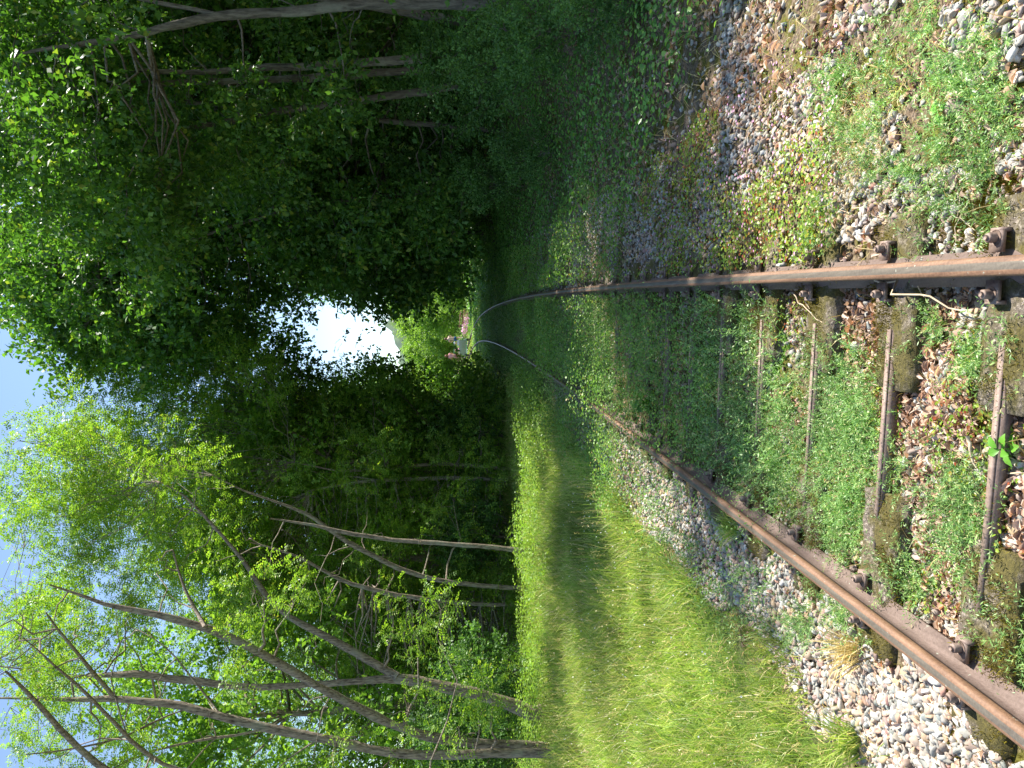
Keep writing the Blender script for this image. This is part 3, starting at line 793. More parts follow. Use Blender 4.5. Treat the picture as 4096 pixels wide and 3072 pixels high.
GL = 'locust trees left of the track'
TL = []
TL.append(Tree('locust_tree', 'forked locust tree on the left whose pale ridged trunk splits low into two long limbs', 'tree', GL, [
    path([(2120, 2850, 70), (2016, 2804, 66), (1879, 2768, 62), (1750, 2740, 58), (1588, 2709, 52), (1476, 2722, 38), (1387, 2727, 36), (1266, 2735, 34), (1024, 2755, 36), (860, 2733, 38), (694, 2716, 40), (532, 2688, 34), (370, 2707, 24), (278, 2711, 16), (139, 2684, 10), (-40, 2660, 7)], 15.5),
    path([(1588, 2709, 50), (1476, 2643, 46), (1347, 2562, 42), (1209, 2498, 38), (1105, 2441, 34), (1060, 2380, 32), (1024, 2320, 28), (960, 2220, 24), (860, 2110, 20), (800, 2040, 16), (722, 1963, 12), (640, 1930, 8)], 15.5, 17)]))
TL.append(Tree('locust_tree', 'locust tree with a dark trunk leaning diagonally across its neighbours on the left', 'tree', GL, [
    path([(2180, 2990, 56), (2047, 2981, 54), (1871, 2973, 50), (1669, 2941, 48), (1508, 2868, 46), (1387, 2812, 46), (1209, 2707, 44), (1024, 2602, 42), (880, 2526, 44), (741, 2489, 40), (625, 2457, 38), (486, 2438, 34), (393, 2401, 20), (315, 2387, 14), (200, 2340, 10)], 14.5, 13.5),
    path([(820, 2505, 26), (770, 2440, 22), (745, 2380, 18), (715, 2310, 14), (690, 2200, 9)], 13.8, 14.5)]))
TL.append(Tree('locust_tree', 'tall straight locust tree with a pale furrowed trunk near the left frame edge', 'tree', GL, [
    path([(2160, 3010, 50), (2047, 3014, 48), (1911, 3014, 48), (1669, 3022, 46), (1508, 3005, 46), (1347, 2965, 46), (1185, 2933, 46), (1024, 2903, 46), (880, 2860, 44), (741, 2827, 42), (602, 2804, 40), (463, 2795, 34), (324, 2795, 30), (185, 2804, 20), (70, 2790, 14), (-80, 2790, 10)], 14.0),
    path([(1100, 2915, 14), (880, 2950, 16), (640, 2985, 14), (470, 3060, 10), (350, 3120, 7)], 14, 12.5),
    path([(741, 2835, 9), (640, 2870, 14), (560, 2925, 14), (430, 2975, 13), (280, 3000, 10), (100, 3020, 7)], 14, 12),
    path([(880, 2860, 12), (760, 2700, 10), (650, 2560, 7), (500, 2500, 5)], 14, 15),
    path([(463, 2795, 24), (393, 2720, 24), (356, 2660, 24), (301, 2605, 20), (241, 2535, 14), (180, 2450, 8)], 14.0, 13)]))
TL.append(Tree('locust_tree', 'nearest leaning locust tree, its dark bare stem entering from the left frame edge', 'tree', GL, [
    path([(2350, 3760, 60), (1500, 3560, 50), (900, 3330, 44), (560, 3160, 38), (384, 3072, 36), (278, 2961, 34), (208, 2878, 32), (130, 2790, 26), (83, 2739, 16), (20, 2680, 10)], 9.5, 9.0)]))
TL.append(Tree('locust_tree', 'slender locust stem crossing behind the near dark leaning one at the upper left', 'tree', GL, [
    path([(2100, 3250, 30), (1400, 3180, 26), (900, 3120, 24), (634, 3063, 20), (556, 2994, 22), (463, 2901, 22), (393, 2827, 20), (324, 2748, 18), (259, 2697, 15), (157, 2610, 10), (90, 2550, 6)], 12, 11)]))
TL.append(Tree('locust_tree', 'slim locust tree with a sinuous pale trunk standing at the edge of the sunlit grass', 'tree', GL, [
    path([(2130, 2205, 34), (2048, 2198, 30), (1880, 2180, 28), (1718, 2170, 26), (1580, 2161, 26), (1464, 2147, 26), (1371, 2133, 24), (1300, 2110, 18), (1200, 2090, 14), (1080, 2075, 10)], 18)]))
TL.append(Tree('locust_tree', 'curving locust tree between the pale sinuous one and the forked one, bending towards the track', 'tree', GL, [
    path([(2120, 2352, 26), (2040, 2350, 26), (1870, 2340, 26), (1750, 2320, 28), (1640, 2290, 28), (1560, 2262, 28), (1464, 2207, 28), (1394, 2175, 28), (1348, 2142, 26), (1302, 2105, 24), (1255, 2068, 20), (1200, 2041, 18), (1080, 2000, 14), (960, 1960, 10), (850, 1900, 7)], 19.5)]))
TL.append(Tree('locust_tree', 'thin double-bent locust tree just behind the forked trunk', 'tree', GL, [
    path([(2110, 2420, 24), (1900, 2416, 24), (1709, 2401, 24), (1620, 2385, 26), (1548, 2372, 28), (1440, 2350, 24), (1380, 2325, 22), (1322, 2304, 20), (1230, 2240, 16), (1120, 2200, 12), (1000, 2170, 8)], 20)]))
TL.append(Tree('locust_tree', 'dark upright locust tree in the shade left of the overgrown track', 'tree', 'trees further along the left side', [
    path([(2060, 1880, 22), (1900, 1862, 22), (1765, 1855, 22), (1626, 1865, 20), (1487, 1879, 17), (1325, 1881, 12), (1180, 1850, 8)], 24)]))
TL.append(Tree('locust_tree', 'pale-barked locust tree beside the dark upright one, with a white dead limb', 'tree', 'trees further along the left side', [
    path([(2070, 1925, 24), (1900, 1915, 24), (1811, 1908, 24), (1663, 1916, 24), (1510, 1920, 22), (1417, 1930, 18), (1357, 1939, 14), (1250, 1960, 10)], 24),
    path([(1510, 1920, 12), (1440, 1908, 10), (1380, 1905, 6)], 24)], 'barkpale'))
TL.append(Tree('locust_tree', 'locust tree leaning towards the bright gap, closest left tree to the track far ahead', 'tree', 'trees further along the left side', [
    path([(2020, 1775, 24), (1940, 1765, 24), (1800, 1762, 24), (1691, 1758, 24), (1580, 1758, 24), (1510, 1751, 22), (1441, 1730, 18), (1371, 1703, 14), (1283, 1684, 9)], 28)], 'barkdark'))
TL.append(Tree('field_maple', 'glossy leaved maple with a pale thin trunk beside the bright gap', 'tree', 'trees further along the left side', [
    path([(1990, 1722, 16), (1904, 1714, 16), (1765, 1707, 16), (1649, 1707, 14), (1540, 1690, 11), (1450, 1670, 7)], 33)], 'barkpale'))

# crown clumps: sampled over the space the crowns fill, given to the closest tree
dens = [  # rows y 1280.. step 256; columns x 0.. step 256
    [.05, .9, 1.4, 1.2, .45, 0, 0, 0, 0],
    [.9, 1.6, 1.5, 1.2, .9, .75, .8, .6, 0],
    [1.5, 1.7, 1.5, 1.2, 1.1, 1.1, 1.0, .9, 0],
    [1.7, 1.6, 1.3, 1.1, 1.1, 1.1, 1.0, .9, .1],
    [1.6, 1.1, .8, 1, 1.1, 1.1, 1, 1, .35],
    [1, .5, .35, .5, .9, 1, 1, 1, .45],
    [.7, .35, .25, .3, .8, 1, 1, 1.1, .6]]
PER = 13
for r_i, row in enumerate(dens):
    for c_i, dv in enumerate(row):
        for _ in range(rng.poisson(dv * PER)):
            px = c_i * 256 + rng.random() * 256; py = 1280 + r_i * 256 + rng.random() * 256
            if r_i <= 1: yy = rng.uniform(24, 36)
            elif r_i <= 3: yy = rng.uniform(17, 29)
            else: yy = rng.uniform(16, 24) if rng.random() < .94 else rng.uniform(12.5, 15)
            if c_i == 0 and r_i in (2, 3, 4) and rng.random() < .5: yy = rng.uniform(10, 12)
            c = P(px, py, yy)
            for _ in range(8):
                if not shades(c): break
                yy = rng.uniform(16.5, 36); c = P(px, py, yy)
            if c[2] < .4: continue
            best = None
            for t in TL:
                nd = t.node(c)
                if nd and (best is None or nd[0] < best[0]): best = (nd[0], t)
            if best is None or best[0] > 9: continue
            best[1].cl.append((c, (.42 + .3 * rng.random()) * (yy / 16) ** .75))
for t in TL:
    if t.meta[0] == 'field_maple': t.finish('leaf', 'gloss', nsp=60, nl=12, ls=.13, flat=.75)
    else: t.finish('frond', 'locust', nsp=17, nf=6, nl=5, fl=.22, ls=.058)

GR = 'shaded trees right of the track'
TR = []
def rt(label, paths, b='barkdark', name='hornbeam_tree'): TR.append(Tree(name, label, 'tree', GR, paths, b))
rt('grey-stemmed tree running along the right frame edge, lit in patches and forked high up', [
    path([(2300, 40, 62), (2042, 24, 60), (1718, 14, 58), (1441, 18, 56), (1302, 28, 54), (1209, 51, 52), (1024, 56, 46), (856, 60, 50), (741, 93, 46), (602, 120, 42), (463, 162, 36), (324, 176, 30), (200, 190, 20), (60, 220, 12)], 13.5),
    path([(856, 55, 26), (741, 32, 26), (640, 12, 22), (560, -10, 18), (300, -40, 10)], 13.5)], 'barkgrey')
rt('thick dark stem crossing diagonally behind the grey-stemmed edge tree', [
    path([(2250, 170, 60), (2019, 106, 54), (1811, 83, 50), (1626, 51, 44), (1441, 20, 38), (1200, -20, 30), (900, -60, 20)], 15)])
rt('brownish stem with a small sunlit scar, third from the right frame edge', [
    path([(2080, 232, 54), (1904, 231, 50), (1718, 231, 48), (1533, 245, 46), (1348, 259, 42), (1024, 273, 38), (780, 290, 30), (500, 280, 22), (200, 270, 14), (-50, 260, 8)], 16)], 'barkgrey')
rt('dark stem with one bright sun fleck, close against the scarred stem', [
    path([(2080, 286, 50), (1904, 282, 46), (1672, 282, 42), (1441, 296, 40), (1255, 312, 40), (1024, 322, 38), (694, 333, 32), (370, 333, 24), (46, 333, 14)], 17)])
rt('long leaning stem sweeping down towards the middle of the right thicket', [
    path([(2080, 300, 50), (1904, 319, 46), (1765, 356, 44), (1533, 389, 42), (1302, 417, 36), (1117, 444, 34), (972, 472, 32), (787, 509, 30), (602, 537, 28), (417, 574, 24), (300, 580, 18), (139, 579, 12), (0, 575, 8)], 17)])
rt('thin dark stem visible only high against the bright yellow-green leaves', [
    path([(2000, 520, 36), (1500, 480, 32), (1000, 430, 28), (700, 405, 26), (463, 417, 24), (231, 454, 22), (23, 481, 16), (-100, 490, 10)], 20)])
rt('dark overhanging tree whose leafy boughs reach over the rails', [
    path([(2010, 760, 40), (1700, 770, 36), (1400, 800, 32), (1100, 850, 26), (850, 930, 20), (600, 1020, 14), (400, 1120, 8)], 25)])
rt('dark leafy tree behind the overhanging one, framing the bright gap on its right', [
    path([(1960, 930, 30), (1750, 935, 28), (1500, 960, 24), (1250, 1030, 18), (1050, 1100, 13), (900, 1180, 8)], 34)])
rt('last dark tree on the right before the sunlit clearing', [
    path([(1930, 1010, 22), (1750, 1015, 20), (1600, 1040, 17), (1450, 1080, 13), (1300, 1150, 9)], 44)])
densR = [  # rows y -100.. step 256 ; columns x 0..2048
    [.8, .8, .8, .8, .8, .7, .6, .5],
    [.7, .7, .8, .8, .8, .8, .7, .6],
    [.6, .7, .9, 1, 1, 1, .9, .9],
    [1, 1, 1, 1, 1, 1, 1, 1.1],
    [2.4, 2.0, 1.5, 1.1, 1.1, 1.1, 1.2, 1.0],
    [.5, 1.2, 1.4, 1.1, .7, .3, .0, 0]]
for r_i, row in enumerate(densR):
    for c_i, dv in enumerate(row):
        for _ in range(rng.poisson(dv * 13)):
            px = c_i * 256 + rng.random() * 256; py = -100 + r_i * 256 + rng.random() * 256
            if r_i >= 5 and c_i >= 4 and py > 1180 + .0: 
                continue
            if r_i <= 2: yy = rng.uniform(18.5, 33) if rng.random() < .86 else rng.uniform(14, 18)
            elif r_i == 3: yy = rng.uniform(19, 36)
            else: yy = rng.uniform(22, 44) if c_i > 2 else rng.uniform(18, 30)
            c = P(px, py, yy)
            for _ in range(8):
                if not shades(c): break
                yy = rng.uniform(19, 44); c = P(px, py, yy)
            if c[2] < 1.6 or c[2] > 21: continue
            if c[2] < 3.0 and abs(c[0] - float(trackx(yy))) < 2.2: continue
            best = None
            for t in TR:
                nd = t.node(c)
                if nd and (best is None or nd[0] < best[0]): best = (nd[0], t)
            if best is None or best[0] > 12: continue
            best[1].cl.append((c, (.55 + .35 * rng.random()) * (yy / 18) ** .8))
for _ in range(60):       # boughs high on the right that shade the grass across the track
    g_ = np.array([rng.uniform(-3.2, 0.4), rng.uniform(9.3, 13.2)]); z = rng.uniform(7, 12.5)
    c = np.array([*(g_ + SV * z), z]); best = None
    for t in TR:
        nd = t.node(c)
        if nd and (best is None or nd[0] < best[0]): best = (nd[0], t)
    best[1].cl.append((c, .5 + .3 * rng.random()))
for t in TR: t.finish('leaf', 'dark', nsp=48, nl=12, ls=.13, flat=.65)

# ------------------------------------------------------------------ generic trees, copied
def proto(name, h, cr, nclump, kind, lm, bmat, low=.25, ls=.12, nsp=16, trunk_r=.14):
    root = empty(name); tm = MB(); cm = MB()
    n = 12; tz = np.linspace(0, h * .86, n); wx = np.cumsum(rng.normal(size=n) * .09); wy = np.cumsum(rng.normal(size=n) * .09)
    tp = np.stack([wx - wx[0], wy - wy[0], tz], -1); tp[0, 2] = -.3
    tm.tube(tp, trunk_r * np.linspace(1.15, .15, n), 8)
    for _ in range(nclump):
        u = rng.random() ** .8; z = h * (low + (1 - low) * u)
        prof_ = math.sin(math.pi * min(1, (.12 + .88 * u) ** .9)) ** .6 if u < .97 else .25
        a = rng.random() * 6.283; rr = cr * prof_ * math.sqrt(rng.uniform(.12, 1))
        c = np.array([rr * math.cos(a), rr * math.sin(a), z]) + rng.normal(size=3) * .25
        zi = max(.1, z - rr * .8) / (h * .86) * (n - 1); i = int(min(n - 1, zi))
        bz = bez(tp[i], c, 5, -.05, .05); tm.tube(bz, np.linspace(.05 * trunk_r / .14, .008, 5), 4)
        rc = cr * (.22 + .14 * rng.random())
        if kind == 'frond': spray_fronds(cm, c, rc, nsp=nsp, nf=6, nl=4, fl=.24, ls=ls)
        else: spray_leaves(cm, c, rc, nsp=nsp, nl=12, ls=ls)
    tm.build('trunk', M[bmat], root, smooth=True); cm.build('crown', M[lm], root)
    return root
def copy_thing(o):
    c = o.copy(); COL.objects.link(c)
    for ch in o.children:
        d = ch.copy(); COL.objects.link(d); d.parent = c
    return c
used = set()
def place(pr, x, y, sc, rz, label, cat, group):
    o = pr if pr.name not in used else copy_thing(pr)
    used.add(pr.name)
    o.location = (x, y, float(H(x, y))); o.rotation_euler = (0, 0, rz); o.scale = (sc[0], sc[0], sc[1]) if isinstance(sc, tuple) else (sc,) * 3
    return tag(o, label, cat, group)
pA = proto('locust_tree', 11, 2.6, 46, 'frond', 'locust', 'bark', .15, .085, 18)
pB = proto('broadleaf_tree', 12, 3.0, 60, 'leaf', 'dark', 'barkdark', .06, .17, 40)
pE = proto('broadleaf_tree', 11, 3.0, 60, 'leaf', 'midleaf', 'bark', .05, .15, 36)
pC = proto('bright_tree', 9, 3.4, 70, 'leaf', 'far', 'barkdark', .02, .2, 36)
pD = proto('shrub', 3.0, 1.5, 34, 'leaf', 'gloss', 'barkdark', .05, .10, 24, .05)
# left wood behind the traced trees
k = 0
pos = ['behind the forked locust', 'behind the dark leaning locust', 'at the left frame edge', 'behind the slim pale trunk', 'between the curving and the forked trunks', 'deep in the left wood behind the double-bent stem', 'in the second row behind the tall straight locust', 'beyond the sunlit leafy band', 'at the back of the left wood by its middle', 'at the back of the left wood near its far end', 'beside the bright gap on its left', 'behind the maple beside the gap', 'in the shade left of the track far ahead', 'in the back row behind the left frame edge', 'in the back row behind the forked locust', 'in the back row left of the bright gap']
LB = [(-5.5, 24), (-9, 22), (-13.5, 24), (-3.2, 27), (-7, 29), (-6, 34), (-12.5, 30), (-2.2, 33), (-10, 38), (-5, 42), (-1.9, 41), (-2.4, 48), (-4.2, 37), (-20, 34), (-16, 42), (-9, 50)]
for (x, y), ps in zip(LB, pos):
    pr = pA if k % 2 == 0 else pE
    place(pr, x, y, (1.0 + .2 * rng.random(), .85 + .3 * rng.random()), rng.random() * 6, ('leafy locust tree ' if pr is pA else 'broadleaf tree ') + ps, 'tree', 'background trees on the left'); k += 1
RB = [(7.7, 10.7, 'outside the right frame edge, shading the track'), (12.0, 14.5, 'outside the right frame edge behind the nearest one'), (10.5, 21, 'behind the scarred stem'), (13.5, 18, 'at the right frame edge behind the edge tree'), (9.5, 27, 'behind the long leaning stem'), (15.5, 26, 'in the back row right of the thicket'), (9.2, 33, 'behind the overhanging tree'), (14, 35, 'in the back row behind the overhanging tree'), (8.6, 40, 'right of the rails where the track bends'), (13, 46, 'behind the last bend on the right'), (9.2, 49, 'beside the last dark tree'), (9.8, 57, 'bordering the sunlit clearing on the right'), (19, 30, 'deep at the back of the right wood'), (18, 42, 'far back in the right wood')]
for x, y, ps in RB:
    place(pB, x, y, (.70, .93) if y < 12 else (1.05 + .25 * rng.random(), .95 + .3 * rng.random()), rng.random() * 6, 'dark broadleaf tree ' + ps, 'tree', 'background trees on the right')
# shrubs
for x, y, sc, ps in [(3.9, 7.6, .3, 'right bank at the edge of the sunlight'), (4.6, 9.6, .42, 'right bank by the shaded gravel'), (5.2, 12.0, .5, 'right bank below the grey-stemmed edge tree'), (4.2, 13.5, .38, 'right verge close to the rail'), (5.0, 18.0, .55, 'right verge halfway to the bend'), (6.4, 15, .8, 'right bank under the grey-stemmed edge tree'), (7.5, 18.5, 1.0, 'right bank under the scarred stem'), (6.6, 23, 1.0, 'right bank beside the gravel path'), (7.0, 29, 1.1, 'right bank where the track starts to bend'), (7.6, 37, 1.2, 'right verge in deep shade'), (8.0, 46, 1.2, 'right verge near the end of the shade'),
                     (-6.8, 17.5, .7, 'foot of the forked locust'), (-8.6, 18.5, .8, 'left frame edge under the locusts'), (-4.4, 22, .8, 'between the slim pale trunk and the curving one'), (-1.9, 26, .9, 'left verge in the shade beside the leafy band'), (-1.7, 36, 1.1, 'left of the bend below the maple'), (-2.6, 46, 1.2, 'left verge next to the clearing')]:
    place(pD, x, y, (sc, sc * (.8 + .3 * rng.random())), rng.random() * 6, 'dense leafy shrub on the ' + ps if not ps.startswith(('foot', 'between', 'left of')) else 'dense leafy shrub at the ' + ps if ps.startswith('foot') else 'dense leafy shrub ' + ps, 'shrub', 'shrubs along the track')

# ------------------------------------------------------------------ the far clearing
FB = [(9.5, 92, 1.0, .8, 'round bright tree to the right of the red railing'), (13, 84, 1.1, 1.0, 'tall bright tree at the right end of the clearing, next to the dark wood'), (8.0, 104, 1.0, .95, 'bright tree standing directly behind the red railing'), (5.0, 112, 1.0, .9, 'leafy tree directly behind the cyclist in blue shorts'), (2.0, 116, 1.0, .85, 'leafy tree between the two riders, behind the trolley'), (-1.5, 112, 1.0, .8, 'leafy tree behind the woman in pink'), (-5.2, 120, 1.1, .9, 'leafy tree behind the low wooden fence'), (-9, 112, 1.1, 1.0, 'leafy tree behind the wooden gate'), (-13, 100, 1.2, 1.1, 'leafy tree at the left end of the meadow'), (-18, 96, 1.2, 1.1, 'big leafy tree left of the meadow behind the maple'),
      (12, 122, 1.3, 1.25, 'taller tree in the back row right of the railing'), (17, 112, 1.3, 1.3, 'tallest back row tree above the dark wood edge'), (6, 135, 1.2, 1.1, 'back row tree above the cyclist in blue shorts'), (-2, 138, 1.2, 1.0, 'back row tree above the woman in pink'), (-11, 135, 1.2, 1.1, 'back row tree above the wooden gate')]
for x, y, a, b, lab in FB:
    place(pC, x, y, (a, b), rng.random() * 6, lab, 'tree', 'bright trees around the clearing')
for x, y, a, b, lab in [(7.6, 64, .42, .36, 'low bright bush at the right end of the red railing'), (8.9, 60, .45, .42, 'low bright bush touching the last dark tree on the right'), (-4.2, 62, .4, .4, 'bright bush half hidden behind the maple, left of the wooden gate')]:
    place(pC, x, y, (a, b), rng.random() * 6, lab, 'shrub', 'bushes in the clearing')
# distant hills
def hill(name, y, x0, x1, hh, mat_, seed, lab=None):
    xs = np.linspace(x0, x1, 120); mb = MB(); rows = []
    prof_ = hh * (.55 + .9 * vnoise(xs + seed, xs * 0 + seed, (x1 - x0) / 7) + .12 * vnoise(xs + seed, xs * 0, (x1 - x0) / 40)) * np.sin(np.pi * (xs - x0) / (x1 - x0)) ** .5
    for k in range(14):
        t = k / 13; rows.append(np.stack([xs, np.full_like(xs, y + t * hh * 3), -2 + prof_ * math.sin(t * math.pi / 2) * (1 + .06 * rng.normal(size=len(xs)))], -1))
    V = np.array(rows); i = np.arange(14 * 120).reshape(14, 120)
    mb.add(V.reshape(-1, 3), np.stack([i[:-1, :-1], i[:-1, 1:], i[1:, 1:], i[1:, :-1]], -1).reshape(-1, 4))
    return tag(mb.build(name, mat_, smooth=True), kind='structure')
def hillmat(name, a, b_, sc):
    m, n, b = newmat(name); nz = noise(n, sc, 6, None, .7)
    n.links.new(ramp(n, [(.35, a), (.65, b_)], nz.outputs[0]).outputs[0], b.inputs["Base Color"]); b.inputs["Roughness"].default_value = 1
    return m
hill('hill', 650, -420, 330, 62, hillmat('wooded_hill', (.035, .07, .025), (.09, .15, .04), .09), 3)
hill('mountain', 2600, -1900, 1300, 260, hillmat('distant_mountain', (.05, .09, .06), (.10, .15, .08), .02), 17)

# ------------------------------------------------------------------ trolley and riders
TY = 72.0
tx = float(xc(TY)); TA = -math.atan(float(slope(TY)))
M['green'] = plain('green_paint', (.03, .22, .12), .4, .1, .15)
M['steel'] = plain('worn_steel', (.35, .34, .32), .4, .8, .2)
M['darksteel'] = plain('dark_steel', (.06, .06, .065), .5, .5, .2)
M['tarp'] = plain('grey_tarp', (.42, .42, .36), .75, 0, .12, 3)
M['saddle'] = plain('black_saddle', (.02, .02, .02), .5)
root = empty('rail_trolley', (tx, TY, RT), TA)
tag(root, 'green framed pedal trolley with a grey canvas bench standing on the rails in the clearing', 'rail trolley')
mb = MB()
for sx in (-1, 1):
    mb.tube([(sx * .68, -.9, .22), (sx * .68, .9, .22)], .025, 6); mb.tube([(sx * .68, -.55, .22), (sx * .68, -.45, 1.02)], .022, 6); mb.tube([(sx * .68, .2, .22), (sx * .68, .1, .85)], .022, 6)
    mb.tube([(sx * .68, -.45, .9), (sx * .68, .1, .55)], .018, 6)
for yy in (-.9, 0, .9): mb.tube([(-.68, yy, .22), (.68, yy, .22)], .024, 6)
mb.build('frame', M['green'], root)
for sx in (-1, 1):
    for sy in (-.62, .62):
        mb = MB(); n_ = 24; th = np.linspace(0, 2 * np.pi, n_, endpoint=False)
        for (r0, x0, x1) in ((.17, -.04, .04), (.20, -.055, -.04)):
            V = []; 
            for xx in (x0, x1): V += [(xx * sx, r0 * math.cos(a), r0 * math.sin(a)) for a in th]
            mb.add(V, np.array([[i, (i + 1) % n_, n_ + (i + 1) % n_, n_ + i] for i in range(n_)]))
            mb.f.append(np.array([[mb.n - n_ + i for i in range(n_)]])); mb.m.append(np.array([0])); mb.f.append(np.array([[mb.n - n_ - 1 - i for i in range(n_)]])); mb.m.append(np.array([0]))
        o = mb.build('wheel', M['darksteel'], root); o.location = (sx * GA / 2, sy, .17)
mb = MB(); nx_ = 17
xs = np.linspace(-.66, .66, nx_); zs = np.linspace(.32, .92, 7); XX, ZZ = np.meshgrid(xs, zs)
sagz = ZZ - .04 * np.cos(XX / .66 * np.pi / 2) * ((ZZ > .9) | (ZZ < .34)) + .012 * np.sin(XX * 22)
front = np.stack([XX, -.52 - .05 * np.cos(XX / .66 * np.pi / 2) * np.sin((ZZ - .32) / .6 * np.pi) + .01 * rng.normal(size=XX.shape), sagz], -1)
i = np.arange(7 * nx_).reshape(7, nx_); q = np.stack([i[:-1, :-1], i[:-1, 1:], i[1:, 1:], i[1:, :-1]], -1).reshape(-1, 4)
mb.add(np.concatenate([front.reshape(-1, 3), front.reshape(-1, 3) + np.array([0, .02, 0])]), np.concatenate([q, q[:, ::-1] + 7 * nx_]))
mb.tube([(-.68, -.5, .93), (.68, -.5, .93)], .02, 6)
mb.build('bench_back', M['tarp'], root)
mb = MB(); mb.box((0, -.2, .44), (1.5, .5, .05)); mb.build('bench_seat', M['tarp'], root)
mb = MB(); mb.tube([(-.6, .45, 1.42), (.6, .45, 1.36)], .02, 6); mb.tube([(-.02, .45, 1.39), (-.02, .5, .9), (-.02, .55, .22)], .02, 6); mb.build('handlebar', M['green'], root)
for sx in (-1, 1):
    mb = MB(); mb.tube([(sx * .82, .0, .25), (sx * .82, -.12, 1.26)], .02, 6); mb.tube([(sx * .68, 0, .24), (sx * .82, 0, .25)], .02, 6); mb.build('seat_post', M['green'], root)
    mb = MB(); mb.ball((sx * .82, -.1, 1.29), .12, 2, sq=(.8, 1.1, .35)); mb.build('saddle', M['saddle'], root, smooth=True)
    mb = MB(); mb.tube([(sx * .82 - .12, .12, .32), (sx * .82 + .12, .12, .32)], .012, 6); mb.box((sx * .82 - .13, .2, .26), (.09, .1, .02)); mb.box((sx * .82 + .13, .04, .38), (.09, .1, .02)); mb.build('pedal', M['darksteel'], root)

